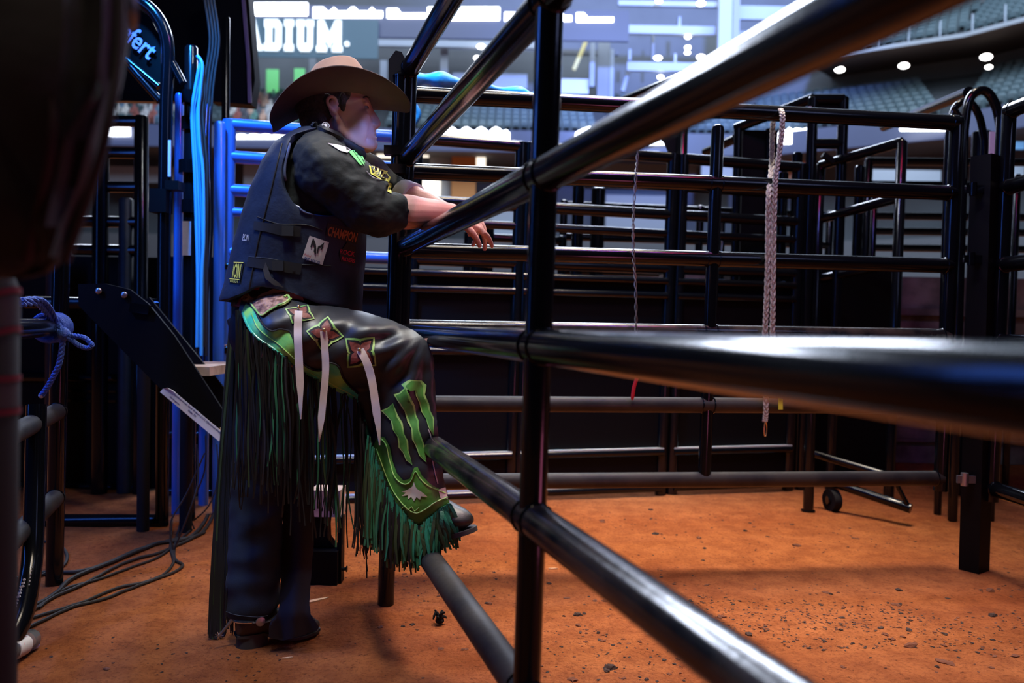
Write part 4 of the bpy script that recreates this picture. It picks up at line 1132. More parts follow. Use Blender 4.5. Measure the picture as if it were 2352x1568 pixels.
def maze():
    def tube_between(root, a, b, r, name='rail', m='black_pipe'):
        mb = MB(); mb.tube([a, b], r, 14); return mb.build(name, m, root)
    # alley gate with tall uprights right of the rope
    def frame(name, label, cat, us, y0, y1, v_top, v_bot, rails, r=0.026):
        (u0, u1) = us; root = thing(name, label, cat, W(u0, v_bot, y0))
        for u, y, vt in ((u0, y0, v_top[0]), (u1, y1, v_top[1])):
            t = W(u, vt, y); mb = MB(); mb.tube([(t.x - 0.02, t.y, 0), t - Vector((0, 0, .01)), t], [r, r, r*.7], 14); mb.build('post', 'black_pipe', root)
        for (va, vb) in rails: tube_between(root, W(u0, va, y0), W(u1, vb, y1), r)
        return root
    frame('alley_gate', 'short black gate with a sloping top rail right of the rope', 'gate', (1885, 2072), 4.7, 4.25, (375, 322), 1000, [(380, 326), (503, 452), (640, 600)], 0.027)
    r = frame('sorting_gate', 'tall black box frame with a plate across its top, right of the rope', 'gate frame', (1868, 1938), 4.6, 4.6, (222, 222), 1000, [(228, 228), (330, 330)], 0.03)
    a, b = W(1868, 222, 4.6), W(1938, 262, 4.6); mb = MB(); mb.box(((a.x+b.x)/2, 4.63, (a.z+b.z)/2), (b.x-a.x, 0.05, a.z-b.z)); mb.build('head_plate', 'black_sheet', r)
    mb = MB(); mb.bar(W(1890, 355, 4.58), W(1915, 372, 4.58), .03, .03); mb.build('latch', 'black_sheet', r)
    mb = MB(); mb.box(W(1860, 262, 4.57), (0.016, 0.01, 0.085)); mb.build('tag_strip', 'white_paper', r)
    r = thing('sheeted_gate', 'black sheeted gate with a rising pale-lit top bar behind the rope', 'gate', W(1690, 600, 5.0))
    a, b = W(1704, 300, 5.0), W(1772, 800, 5.0); mb = MB(); mb.box(((a.x+b.x)/2, 5.0, a.z/2), (b.x-a.x, 0.04, a.z)); mb.build('sheet', 'black_sheet', r)
    tube_between(r, W(1690, 295, 5.0), W(1868, 226, 4.62), .03, 'top_bar'); tube_between(r, W(1620, 350, 5.3), W(1690, 318, 5.0), .03, 'rear_bar')
    for u in (1695, 1768): 
        t = W(u, 296, 4.97); mb = MB(); mb.tube([(t.x, t.y, 0), t], .026, 14); mb.build('post', 'black_pipe', r)
    # slanting pipe to an arched frame at upper right
    r = thing('arched_gate', 'black arched pipe frame with a long slanting bar at upper right', 'gate frame', W(2240, 700, 4.0))
    mb = MB(); mb.tube([W(2030, 292, 5.6), W(2225, 212, 4.1)], .030, 14); mb.build('slanting_bar', 'black_pipe', r)
    mb = MB(); P = smooth_path([W(2214, 300, 3.9), W(2224, 235, 3.9), W(2245, 210, 3.9), W(2268, 212, 3.9), W(2288, 245, 3.9), W(2300, 300, 3.9)], 7)
    mb.tube([(P[0].x, P[0].y, 0)] + P + [(P[-1].x, P[-1].y, 0)], .022, 14); mb.build('arch_tube', 'black_pipe', r)
    mb = MB(); P2 = [q + Vector((-.01, .12, -0.02)) for q in P]; mb.tube([(P2[0].x, P2[0].y, 0)] + P2 + [(P2[-1].x, P2[-1].y, 0)], .018, 14); mb.build('arch_tube', 'black_pipe', r)
    mb = MB(); mb.tube([W(2190, 245, 3.9), W(2214, 282, 3.9)], .012, 10); mb.build('brace', 'black_pipe', r)
    mb = MB(); mb.box(W(2281, 348, 3.8), (0.040, 0.004, 0.19)); mb.build('white_tag', 'white_paper', r)
    # far long rails across the back right
    zs = []
    for i, (u0, u1, va, vb, Y, lab) in enumerate([(1975, 2352, 372, 378, 6.2, 'upper'), (1960, 2352, 425, 432, 6.2, 'b'), (1960, 2352, 497, 505, 6.2, 'c'), (1960, 2352, 532, 538, 6.2, 'd'), (1960, 2352, 570, 574, 6.2, 'e')]): zs.append(W(2100, va, 6.2).z)
    panel('alley_fence', 'distant black pipe panel in the right background in front of the pale suite wall', 'panel', (2.75, 6.2), (5.2, 6.1), zs, [(0, 0, max(zs)+.03, .03), (.4, 0, max(zs)+.03, .03), (1, 0, max(zs)+.03, .03)], weld_on=False)
    panel('alley_fence', 'distant black pipe panel far behind the brace of the pen panel', 'panel', (0.35, 6.0), (2.5, 6.3), [1.86, 1.62, 1.36, 1.15], [(0, 0, 1.9, .03), (.5, 0, 1.9, .03), (1, 0, 1.9, .03)], weld_on=False)
    panel('alley_fence', 'distant black pipe panel low behind the dangling hand', 'panel', (-0.35, 5.6), (0.33, 5.75), [1.56, 1.38, 1.20], [(0, 0, 1.6, .03), (1, 0, 1.6, .03)], weld_on=False)
    # blocking clutter: dark posts and slim bars far behind, each a thing
    rnd = random.Random(4)
    for i, (u, vt, Y, r_) in enumerate([(1100, 470, 5.0, .045), (1125, 505, 5.1, .03), (1200, 480, 4.9, .03), (1330, 400, 5.4, .04), (1375, 430, 5.6, .05), (1640, 470, 5.5, .03), (1660, 500, 5.6, .02), (1800, 395, 4.9, .03), (1832, 350, 4.75, .03), (1975, 380, 5.0, .03), (2010, 420, 5.2, .02), (2255, 300, 4.5, .05), (2310, 385, 4.6, .03), (2338, 400, 4.8, .02)]):
        t = W(u, vt, Y); mb = MB(); mb.tube([(t.x - .02, t.y, 0), t - Vector((0, 0, .01)), t], [r_, r_, r_*.7], 12)
        solo('alley_post', mb, 'black_pipe', 'dark pipe post among the back alleys, only its upper part clear', 'post', 'posts in the back alleys')
    # blue sheet / bull pen backing that closes the view between the rails at right
    for (u0, u1, v0, v1, Y, m, lab) in [(1780, 2060, 620, 1120, 4.9, 'black_sheet', 'black sheet panel behind the lower rails at right')]:
        a, b = W(u0, v1, Y), W(u1, v0, Y); mb = MB(); mb.box(((a.x+b.x)/2, Y, b.z/2), (b.x-a.x, 0.03, b.z)); solo('sheeted_fence', mb, m, lab, 'panel')
    # concrete base wall at right
    Y = 5.6; a, b = W(1700, 1122, Y), W(2352, 640, Y)
    mb = MB(); mb.box((3.2, Y + .15, b.z/2), (4.2, 0.3, b.z)); mb.bar((1.2, Y - .02, W(2100, 716, Y).z), (5.3, Y - .02, W(2100, 716, Y).z), 0.06, 0.05); mb.bar((1.2, Y - .02, W(2100, 1010, Y).z), (5.3, Y - .02, W(2100, 1010, Y).z), 0.02, 0.02)
    struct('wall_right', mb, 'concrete', 0)
    # wheel stand on the dirt
    f = G(1856, 1176); r = thing('wheeled_gate_jack', 'low black wheeled stand with slanting tubes on the dirt under the pen panel', 'stand', f)
    y = f.y
    mb = MB(); mb.tube([(f.x, y, 0), (f.x, y, 0.55)], .026, 14); mb.tube([(f.x, y, 0), (f.x, y, .012)], .036, 14); mb.build('post', 'black_pipe', r)
    mb = MB(); mb.tube([W(1872, 1042, y + .1), W(2040, 1092, y - .15)], .020, 12); mb.build('upper_arm', 'black_pipe', r)
    mb = MB(); mb.tube([W(1905, 1105, y + .05), W(2092, 1168, y - .22)], .024, 12); mb.build('lower_arm', 'black_pipe', r)
    mb = MB(); mb.tube([W(2056, 1105, y - .2), W(2084, 1158, y - .22)], .011, 10); mb.build('strut', 'black_pipe', r)
    mb = MB(); c = W(1912, 1142, y + .03); c.z = .058
    for s in (0,): mb.tube([c + Vector((-.02, 0, 0)), c + Vector((.022, .01, 0))], [.056, .056], 20)
    wh = mb.build('wheel', 'matte_black', r)
    mb = MB(); mb.tube([c + Vector((-.028, 0, 0)), c + Vector((-.01, 0, 0))], .022, 14); mb.build('hub', 'black_pipe', wh)
    # cyan tarp rolled behind the panel top rail
    Y = 3.95
    P = smooth_path([W(935, 183, Y), W(985, 182, Y), (W(1050, 190, Y)), W(1130, 203, Y), W(1205, 214, Y), W(1232, 217, Y)], 6); n = len(P)
    r = thing('rolled_tarp', 'bright blue rolled tarp lying behind the top rail between the gate posts', 'tarp', P[0])
    mb = MB(); mb.tube(P, [0.028 + 0.012*math.sin(i*0.9) + (0.012 if i < n*0.4 else -0.016*(i - n*.4)/n) for i in range(n)], 14, flat=0.85); mb.build('roll', 'tarp_blue', r)
    mb = MB(); mb.tube(smooth_path([W(948, 236, Y), W(962, 262, Y), W(950, 285, Y)], 4), 0.014, 10); mb.build('hanging_end', 'tarp_blue', r)
    mb = MB(); mb.tube(smooth_path([W(988, 553, 4.0), W(1018, 536, 4.0), W(1030, 512, 4.04)], 4), .013, 10); solo('blue_lit_rail', mb, 'tarp_blue', 'short blue-lit bit of rail seen below the dangling hand', 'strap')  # added blue piece, stands in for blue light on a rail
    r = thing('loading_chute_frame', 'black frame whose pale-topped slanting bar rises behind the top panel rail', 'gate frame', W(1572, 700, 4.4))
    tube_between(r, W(1420, 236, 5.2), W(1572, 174, 4.4), .030, 'slanting_bar')
    t = W(1572, 172, 4.4); mb = MB(); mb.tube([(t.x - .02, t.y, 0), t - Vector((0, 0, .012)), t], [.03, .03, .02], 14); mb.build('post', 'black_pipe', r)
    mb = MB(); k = 4.4/FPX; mb.prism([((u-1572)*k, (300-v)*k) for u, v in [(1500, 290), (1580, 262), (1580, 430), (1560, 430), (1548, 372), (1528, 330)]], (1, 0, 0), (0, 0, 1), (0, 1, 0), W(1572, 300, 4.42), 0.02); mb.build('gusset_plate', 'black_sheet', r)
mat('tarp_blue', (0.05, 0.42, 0.85), 0.4, var=0.5, scale=10, bump=0.4, bscale=25)
maze()
# ------------------------------------------------------------------ the cowboy
mat('skin', (0.62, 0.35, 0.29), 0.5, spec=0.4, var=0.06, scale=12, bump=0.03, bscale=300)
MATS['skin'].node_tree.nodes['Principled BSDF'].inputs['Subsurface Weight'].default_value = 0.12
MATS['skin'].node_tree.nodes['Principled BSDF'].inputs['Subsurface Radius'].default_value = (0.010, 0.004, 0.002)
mat('lip', (0.42, 0.17, 0.16), 0.5)
mat('hair', (0.060, 0.043, 0.034), 0.7, var=0.5, scale=90, bump=0.6, bscale=160)
mat('eye_white_shaded', (0.24, 0.22, 0.21), 0.35)  # shadow over the eye put into its colour
mat('eye_dark', (0.03, 0.02, 0.015), 0.2)
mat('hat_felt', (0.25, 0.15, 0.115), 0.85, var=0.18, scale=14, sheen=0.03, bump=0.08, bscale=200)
mat('hat_brim_shaded', (0.115, 0.078, 0.070), 0.85, var=0.12, scale=14)  # shade under the brim put into a darker colour
mat('hat_crown_lit', (0.36, 0.215, 0.155), 0.85, var=0.15, scale=14, bump=0.08, bscale=200)  # same felt as the brim, with the lit tone put into the colour
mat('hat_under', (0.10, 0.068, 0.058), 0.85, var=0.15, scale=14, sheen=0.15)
mat('shirt_black', (0.0045, 0.0085, 0.0088), 0.75, sheen=0.03, bump=0.15, bscale=60)
mat('vest_navy', (0.009, 0.020, 0.056), 0.62, var=0.35, scale=10, bump=0.2, bscale=40)
mat('vest_side', (0.012, 0.016, 0.026), 0.6, bump=0.15, bscale=40)
mat('strap_black', (0.012, 0.013, 0.016), 0.6)
mat('piping', (0.10, 0.13, 0.26), 0.35)
mat('patch_white', (0.66, 0.62, 0.66), 0.7, var=0.08, scale=60)
mat('thread_yellow', (0.80, 0.78, 0.12), 0.6)
mat('thread_green', (0.16, 0.72, 0.20), 0.6)
mat('thread_orange', (0.42, 0.17, 0.06), 0.7)
mat('thread_red', (0.50, 0.03, 0.06), 0.7)
mat('thread_white', (0.72, 0.72, 0.74), 0.6)
mat('thread_black', (0.012, 0.010, 0.014), 0.7)
mat('thread_grey', (0.35, 0.36, 0.36), 0.7)
mat('thread_dim', (0.05, 0.065, 0.09), 0.7)
mat('denim', (0.0065, 0.014, 0.030), 0.85, var=0.5, scale=9, bump=0.12, bscale=420)
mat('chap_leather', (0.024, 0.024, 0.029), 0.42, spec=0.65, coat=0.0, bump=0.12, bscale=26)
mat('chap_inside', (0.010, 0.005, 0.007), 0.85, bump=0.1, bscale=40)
mat('claw_green', (0.13, 0.42, 0.07), 0.5, color2=(0.07, 0.24, 0.05), scale=30)
mat('chap_green', (0.34, 0.80, 0.16), 0.38, color2=(0.05, 0.62, 0.34), scale=11, thr=(0.42, 0.62), bump=0.1, bscale=90)
mat('chap_moss', (0.12, 0.35, 0.05), 0.45, color2=(0.045, 0.18, 0.03), scale=15, bump=0.1, bscale=90)
mat('chap_lime', (0.55, 0.78, 0.24), 0.45, color2=(0.22, 0.55, 0.12), scale=22, thr=(0.4, 0.6))
mat('chap_teal', (0.09, 0.72, 0.47), 0.3, coat=0.3, var=0.5, scale=60)
mat('chap_cream', (0.75, 0.70, 0.52), 0.6)
mat('petal_rust', (0.33, 0.085, 0.065), 0.5, var=0.4, scale=60, bump=0.2, bscale=120)
mat('yoke_tan', (0.52, 0.29, 0.20), 0.5, color2=(0.20, 0.09, 0.06), scale=55, thr=(0.42, 0.55), bump=1.0, bscale=75)
mat('ribbon_pale', (0.74, 0.60, 0.56), 0.6, var=0.1, scale=40)
mat('fringe_black', (0.007, 0.007, 0.0065), 0.5)
mat('fringe_dark_green', (0.015, 0.05, 0.03), 0.4)
mat('fringe_green', (0.04, 0.17, 0.085), 0.4)
mat('fringe_teal', (0.03, 0.22, 0.13), 0.35)
mat('fringe_olive', (0.032, 0.050, 0.016), 0.5)
mat('boot_brown', (0.055, 0.032, 0.024), 0.5, var=0.4, scale=30, bump=0.2, bscale=70)
mat('boot_dark', (0.020, 0.017, 0.016), 0.45, bump=0.1, bscale=60)
mat('boot_sole', (0.03, 0.028, 0.03), 0.6)
mat('sash_red', (0.30, 0.02, 0.03), 0.6, var=0.4, scale=30)
FW = Vector((0.975, 0.222, 0)).normalized(); RT = Vector((FW.y, -FW.x, 0)); UP = Vector((0, 0, 1))

def limb(mb, pts, seg=20, lean=None):
    """tapering limb through (point, radius[, flat]) knots with rounded ends"""
    P = [Vector(p[0]) for p in pts]; R = [p[1] for p in pts]
    n = 6; Q = []; RR = []
    S = smooth_path(P, n)
    for i in range(len(P)-1):
        for k in range(n):
            t = k/n; t = t*t*(3-2*t) if len(P) > 2 else t
            RR.append(R[i]*(1-t) + R[i+1]*t)
    RR.append(R[-1])
    d0 = (S[0]-S[1]).normalized(); d1 = (S[-1]-S[-2]).normalized()
    head = [(S[0] + d0*RR[0]*c, RR[0]*s) for c, s in ((0.95, 0.3), (0.7, 0.71), (0.35, 0.93))]
    tail = [(S[-1] + d1*RR[-1]*c, RR[-1]*s) for c, s in ((0.35, 0.93), (0.7, 0.71), (0.95, 0.3))]
    pts2 = [h[0] for h in head] + S + [t[0] for t in tail]
    rr2 = [h[1] for h in head] + RR + [t[1] for t in tail]
    mb.tube(pts2, rr2, seg)

# ---- key joints, placed in the pen
J = dict(hipR=W(650, 770, 2.14), kneeR=W(938, 822, 2.15), ankR=W(975, 1150, 2.145), hipL=W(640, 765, 2.36), kneeL=W(598, 1090, 2.33), ankL=W(583, 1368, 2.275),
         shR=W(742, 385, 2.13), elR=W(884, 486, 2.15), wrR=W(1036, 489, 2.275), shL=W(770, 372, 2.46), elL=W(905, 446, 2.50), wrL=W(1012, 480, 2.385),
         pelvis=W(655, 720, 2.25), chest=W(712, 450, 2.28), neck=W(745, 335, 2.30))
HO = W(766, 255, 2.225) - RT*0.075          # middle of the head between the ears
HP = math.radians(8)
hF = (FW*math.cos(HP) + UP*math.sin(HP)); hU = (UP*math.cos(HP) - FW*math.sin(HP)); hR = RT.copy()
HM = Matrix((hF, hR, hU)).transposed()
def hd(x, y, z): return HO + HM @ Vector((x, y, z))

def hand(mb, wrist, along, back, side, thumb_side, bends, scale=1.0, spread=0.10):
    """palm, five separate fingers with three bends each, thumb from the side of the palm.
    along: towards the fingertips, back: out of the back of the hand, side = towards the thumb"""
    a, b, s = Vector(along).normalized(), Vector(back).normalized(), Vector(side).normalized()
    k = scale
    pc = wrist + a*0.045*k
    for t, w_ in ((0.012, .027), (0.035, .034), (0.06, .039), (0.082, .038)):
        mb.ell(wrist + a*t*k, (0.022*k, w_*k, 0.0145*k), Matrix((a, s, b)).transposed(), 16, 10)
    L = [(0.040, 0.026, 0.021), (0.046, 0.029, 0.023), (0.043, 0.027, 0.022), (0.033, 0.021, 0.019)]
    for i in range(4):
        off = (0.031 - i*0.0205)*k
        p = wrist + a*(0.085 - 0.004*abs(i-1) - (0.006 if i == 3 else 0))*k + s*off
        d = (a + s*spread*(1.5-i)*0.6).normalized(); ang = 0; pts = [(p - d*0.02*k, 0.0095*k), (p, 0.0098*k)]
        for seg_, bend in zip(L[i], bends[i]):
            ang += bend
            dd = (d*math.cos(ang) - b*math.sin(ang)).normalized()
            p = p + dd*seg_*k; pts.append((p, (0.0088 if seg_ > 0.03 else 0.0078 if seg_ > .022 else 0.0066)*k))
        limb(mb, pts, 12)
    p = wrist + a*0.028*k + s*0.026*k
    d = (a*0.65 + s*0.72 - b*0.22).normalized(); d2 = (a*0.88 + s*0.32 - b*0.35).normalized()
    limb(mb, [(p - d*0.012*k, 0.013*k), (p + d*0.034*k, 0.0115*k), (p + d*0.034*k + d2*0.030*k, 0.0098*k), (p + d*0.034*k + d2*0.055*k - b*0.006*k, 0.0078*k)], 12)

def body():
    mb = MB()
    E = lambda c, r, rot=None: mb.ell(hd(*c), r, HM if rot is None else HM @ rot, 22, 14)
    # skull and face
    E((-0.004, 0, 0.048), (0.097, 0.074, 0.090))
    E((0.030, 0, 0.020), (0.082, 0.066, 0.085))
    E((0.050, 0, -0.022), (0.062, 0.060, 0.050))
    E((0.040, 0, -0.050), (0.058, 0.054, 0.040))
    E((0.078, 0, -0.052), (0.040, 0.034, 0.036))       # muzzle
    E((0.094, 0, -0.085), (0.024, 0.026, 0.019))       # chin
    for s in (-1, 1):
        limb(mb, [(hd(0.010, s*0.060, -0.030), 0.016), (hd(0.022, s*0.056, -0.062), 0.016), (hd(0.062, s*0.036, -0.086), 0.016), (hd(0.095, s*0.010, -0.090), 0.015)], 12)   # jaw line
        E((0.046, s*0.043, -0.058), (0.046, 0.018, 0.034))
        E((0.078, s*0.040, -0.012), (0.026, 0.022, 0.020))   # cheekbone
        E((0.064, s*0.046, -0.040), (0.030, 0.016, 0.032))   # cheek
        E((0.092, s*0.026, 0.037), (0.016, 0.028, 0.011))    # brow
        E((0.0945, s*0.033, 0.0055), (0.010, 0.019, 0.006))    # lower lid
        E((0.0945, s*0.033, 0.0245), (0.0120, 0.021, 0.0070))    # upper lid
        E((0.112, s*0.0125, -0.033), (0.013, 0.0085, 0.009)) # nostril wing
        # ear: rim, bowl and lobe
        ear = [(0.012, s*0.072, -0.026), (0.008, s*0.078, -0.012), (-0.008, s*0.083, 0.008), (-0.014, s*0.086, 0.026), (-0.004, s*0.085, 0.038), (0.008, s*0.080, 0.034), (0.012, s*0.075, 0.020)]
        limb(mb, [(hd(*q), 0.0052 if 0 < i < 6 else 0.006) for i, q in enumerate(ear)], 10)
        E((0.000, s*0.073, 0.008), (0.013, 0.008, 0.026)); E((0.007, s*0.077, -0.021), (0.008, 0.005, 0.011))
    E((0.098, 0, 0.034), (0.014, 0.020, 0.018)); E((0.104, 0, 0.004), (0.014, 0.014, 0.034)); E((0.105, 0, -0.030), (0.018, 0.017, 0.018))
    limb(mb, [(hd(0.103, 0, 0.030), 0.010), (hd(0.111, 0, 0.008), 0.0095), (hd(0.121, 0, -0.014), 0.0105), (hd(0.1235, 0, -0.025), 0.0118)], 14)   # nose
    E((0.114, 0, -0.036), (0.012, 0.009, 0.007))
    E((0.107, 0, -0.056), (0.0105, 0.025, 0.0068)); E((0.110, 0, -0.053), (0.0085, 0.012, 0.006))   # upper lip
    E((0.106, 0, -0.0695), (0.0105, 0.022, 0.0068))   # lower lip
    # neck
    limb(mb, [(hd(-0.012, 0, -0.030), 0.058), (hd(-0.030, 0, -0.085), 0.057), (J['neck'] + UP*0.005, 0.062), (J['neck'] - UP*0.07, 0.08)], 22)
    limb(mb, [(hd(0.05, 0, -0.070), 0.034), (hd(0.035, 0, -0.105), 0.036), (J['neck'] + FW*0.03, 0.04)], 14)
    # trunk
    for c, a_, b_, h_ in [(J['chest'], .115, .150, .15), (J['chest']*.55 + J['pelvis']*.45, .105, .135, .15), (J['pelvis'], .115, .150, .12), (J['neck'] - UP*0.10, .08, .15, .07)]:
        mb.ell(c, (a_, b_, h_), Matrix((FW, RT, UP)).transposed(), 24, 16)
    # arms
    for s in 'RL':
        sh, el, wr = J['sh'+s], J['el'+s], J['wr'+s]
        limb(mb, [(sh, 0.062), (sh.lerp(el, 0.5), 0.052), (el, 0.042)], 18)
        limb(mb, [(el, 0.040), (el.lerp(wr, 0.32), 0.049), (el.lerp(wr, 0.65), 0.040), (wr, 0.0285)], 18)
    d = (J['wrR'] - J['elR']).normalized()
    # right hand hangs loose beyond the rail: back of hand up and towards the lens
    al = (d*0.80 + Vector((0.05, 0.12, -0.30))).normalized(); bk = (Vector((0.25, -0.55, 0.85)) - al*al.dot(Vector((0.25, -0.55, 0.85)))).normalized(); sd = al.cross(bk)
    hand(mb, J['wrR'], al, bk, sd, 1, [(0.15, 0.30, 0.2), (0.35, 0.4, 0.25), (0.55, 0.5, 0.3), (0.45, 0.5, 0.3)], 1.0)
    dl = (J['wrL'] - J['elL']).normalized()
    al = (dl*0.85 + Vector((0.28, -0.15, 0.02))).normalized(); bk = (UP - al*al.dot(UP)).normalized(); sd = bk.cross(al)
    hand(mb, J['wrL'], al, bk, sd, 1, [(0.2, 0.4, 0.3), (0.25, 0.4, 0.3), (0.3, 0.45, 0.3), (0.35, 0.45, 0.3)], 0.98)
    # legs (under the jeans)
    for s in 'RL':
        h, k, a_ = J['hip'+s], J['knee'+s], J['ank'+s]
        limb(mb, [(h, 0.085), (h.lerp(k, .5), 0.070), (k, 0.052)], 18)
        limb(mb, [(k, 0.046), (k.lerp(a_, .3), 0.044), (a_, 0.034)], 16)
    me = remesh(mb, 0.0028, 5, 0.5)
    # soften the cheeks, jaw and temples; ears, nose and mouth keep their edges
    bm = bmesh.new(); bm.from_mesh(me); inv = HM.transposed(); sel = []
    for v in bm.verts:
        q = inv @ (v.co - HO)
        if abs(q.x) < 0.16 and abs(q.z) < 0.12 and abs(q.y) < 0.1:
            ear = q.x < 0.024 and abs(q.y) > 0.066 and -0.036 < q.z < 0.046
            if abs(q.y) > 0.021 and not ear and not (q.x > 0.080 and -0.002 < q.z < 0.034 and abs(q.y) < 0.056): sel.append(v)
    for i in range(26): bmesh.ops.smooth_vert(bm, verts=sel, factor=0.5, use_axis_x=True, use_axis_y=True, use_axis_z=True)
    bm.to_mesh(me); bm.free()
    o = link('person', me, 'skin', None, 180)
    tag(o, 'cowboy in brown hat, black vest and green fringed chaps leaning on the pipe gate', 'person')
    ORIG[o.name] = Vector((0, 0, 0))
    return o
PERSON = body()

def child(name, me, m, parent=None, smooth=50): return link(name, me, m, parent or PERSON, smooth)
def bvh_of(o):
    me = o.data
    return BVHTree.FromPolygons([v.co.copy() for v in me.vertices], [tuple(p.vertices) for p in me.polygons])

# ---- face parts: eyes, brows, hair
def face_parts():
    for s in (-1, 1):
        mb = MB(); mb.ell(hd(0.0900, s*0.0325, 0.0150), (0.0112, 0.0125, 0.0108), HM, 16, 10); e = mb.build('eye', 'eye_white_shaded', PERSON)
        mb = MB(); mb.ell(hd(0.0990, s*0.0325, 0.0150), (0.0036, 0.0068, 0.0068), HM, 12, 8); mb.build('iris', 'eye_dark', e)
        mb = MB(); limb(mb, [(hd(0.107, s*0.012, 0.041), 0.0032), (hd(0.1045, s*0.030, 0.0445), 0.004), (hd(0.090, s*0.050, 0.040), 0.0025)], 8); mb.build('eyebrow', 'hair', PERSON)
    mb = MB()
    mb.ell(hd(-0.016, 0, 0.046), (0.092, 0.078, 0.086), HM, 22, 14)
    mb.ell(hd(-0.040, 0, 0.000), (0.058, 0.070, 0.062), HM, 22, 14)
    for s in (-1, 1):
        limb(mb, [(hd(0.030, s*0.067, 0.060), 0.012), (hd(0.030, s*0.068, 0.030), 0.010), (hd(0.028, s*0.067, 0.004), 0.006)], 10)
        mb.ell(hd(0.022, s*0.060, 0.055), (0.035, 0.012, 0.035), HM, 14, 10)
    child('hair', remesh(mb, 0.004, 2), 'hair')
    mb = MB()
    for z, r in ((-0.0575, 0.0046), (-0.0685, 0.0052)):
        limb(mb, [(hd(0.096, -0.022, (z - 0.063)/2), 0.0024), (hd(0.1085, -0.012, z), r*.9), (hd(0.1130, 0, z), r), (hd(0.1085, 0.012, z), r*.9), (hd(0.096, 0.022, (z - 0.063)/2), 0.0024)], 10)
    mb.build('lips', 'lip', PERSON)
face_parts()

# ---- hat
def hat():
    hc = HO + HM @ Vector((0.012, 0, 0.046))
    HT = Matrix.Rotation(math.radians(-5), 3, hF) @ HM
    def hp(x, y, z): return hc + HT @ Vector((x, y, z))
    N = 72; M = 16; RXI, RYI = 0.100, 0.081
    def brim(phi, s):
        c, sn = math.cos(phi), math.sin(phi)
        rx = RXI + s*(0.112 if c > 0 else 0.086); ry = RYI + s*0.074
        z = (s**1.4)*((0.052 if c > 0 else 0.050)*abs(sn)**(2.0 if c > 0 else 2.5)) - (s**1.15)*((0.036 if c > 0 else 0.062)*(c*c)) - 0.002
        if c < 0: ry *= abs(sn)**(-0.30*s) if abs(sn) > 1e-4 else 1
        ry2 = ry - 0.014*s*s
        sq = 1 + (0.14 if c > 0 else 0.20)*s*abs(c)*abs(sn)
        return hp(rx*c*sq, ry2*sn*sq, z)
    V = []; F = []
    for i in range(M+1):
        for k in range(N): V.append(brim(2*math.pi*k/N, i/M))
    for i in range(M):
        for k in range(N): a = i*N+k; b = i*N+(k+1) % N; F.append((a, b, b+N, a+N))
    mb = MB(); mb.add(V, F); me = evaluated(mb.mesh('brim'), [('SOLIDIFY', dict(thickness=0.004, offset=0)), ('SUBSURF', dict(levels=1))])
    br = child('hat', me, 'hat_brim_shaded', None, 180)
    # crown with a long crease
    secs = []
    for j in range(15):
        t = j/14
        rx = RXI*(1.0 - 0.10*t - 0.32*max(0, t-0.55)**1.2/0.45**1.2); ry = RYI*(1.0 - 0.14*t - 0.42*max(0, t-0.5)**1.2/0.5**1.2)
        ring = []
        for k in range(48):
            a = 2*math.pi*k/48; x, y = rx*math.cos(a), ry*math.sin(a)
            top = 0.106 + 0.020*math.sin(min(1, max(0, (x+0.09)/0.13))*math.pi/2)*1.0
            z = top*t - 0.002
            if t > 0.75:
                pass
            ring.append((x + 0.014*t, y, z))
        secs.append(ring)
    # close the top inward with the dent
    for j, q in enumerate((0.75, 0.5, 0.25, 0.05)):
        ring = []
        for (x, y, z) in secs[14]:
            xx, yy = 0.014 + (x-0.014)*q, y*q
            ring.append((xx, yy, z + 0.006*(1-q) - 0.024*(1-q)**0.8*math.exp(-(yy/0.018)**2)))
        secs.append(ring)
    mb = MB(); mb.loft([[hp(*p) for p in r] for r in secs]); me = evaluated(mb.mesh('crown'), [('SUBSURF', dict(levels=1))])
    child('crown', me, 'hat_crown_lit', br, 180)
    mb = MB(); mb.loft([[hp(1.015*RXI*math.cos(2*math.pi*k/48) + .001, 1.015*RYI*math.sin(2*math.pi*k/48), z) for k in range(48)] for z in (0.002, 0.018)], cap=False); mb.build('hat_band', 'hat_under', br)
hat()

# ---- shirt with sleeves
def wrinkle(me, amp, scale, seed=0.0, stretch=(1, 1, 1)):
    off = Vector((seed*13.1, seed*7.7, seed*3.3)); st = Vector(stretch)
    nr = [v.normal.copy() for v in me.vertices]
    for v, n in zip(me.vertices, nr):
        q = Vector((v.co.x*st.x, v.co.y*st.y, v.co.z*st.z))*scale + off
        d = noise.noise(q) + 0.5*noise.noise(q*2.1)
        d = d if d < 0 else d*0.8
        v.co += n*amp*d
TOR = [(662, 770, 142, .165), (668, 725, 150, .170), (676, 690, 148, .172), (684, 640, 143, .174), (693, 580, 137, .180), (703, 520, 130, .186), (713, 460, 121, .190), (722, 408, 108, .190), (729, 368, 90, .175), (737, 338, 66, .135), (744, 318, 46, .085)]
YC = 2.285
def torso_rings(scale=1.0, lo=0, hi=11, n=56, grow=0.0, p=0.82):
    out = []
    for i, (u, v, a, b) in enumerate(TOR):
        if not lo <= i < hi: continue
        c = W(u, v, YC); am = a/FPX*(YC - 0.10)*scale + grow; bm_ = b*scale + grow
        til = 0.16; f = (FW*math.cos(til) - UP*math.sin(til)); ring = []
        for k in range(n):
            th = 2*math.pi*k/n; x = math.copysign(abs(math.cos(th))**p, math.cos(th)); y = math.copysign(abs(math.sin(th))**p, math.sin(th))
            ring.append(c + f*am*x + RT*bm_*y)
        out.append(ring)
    return out
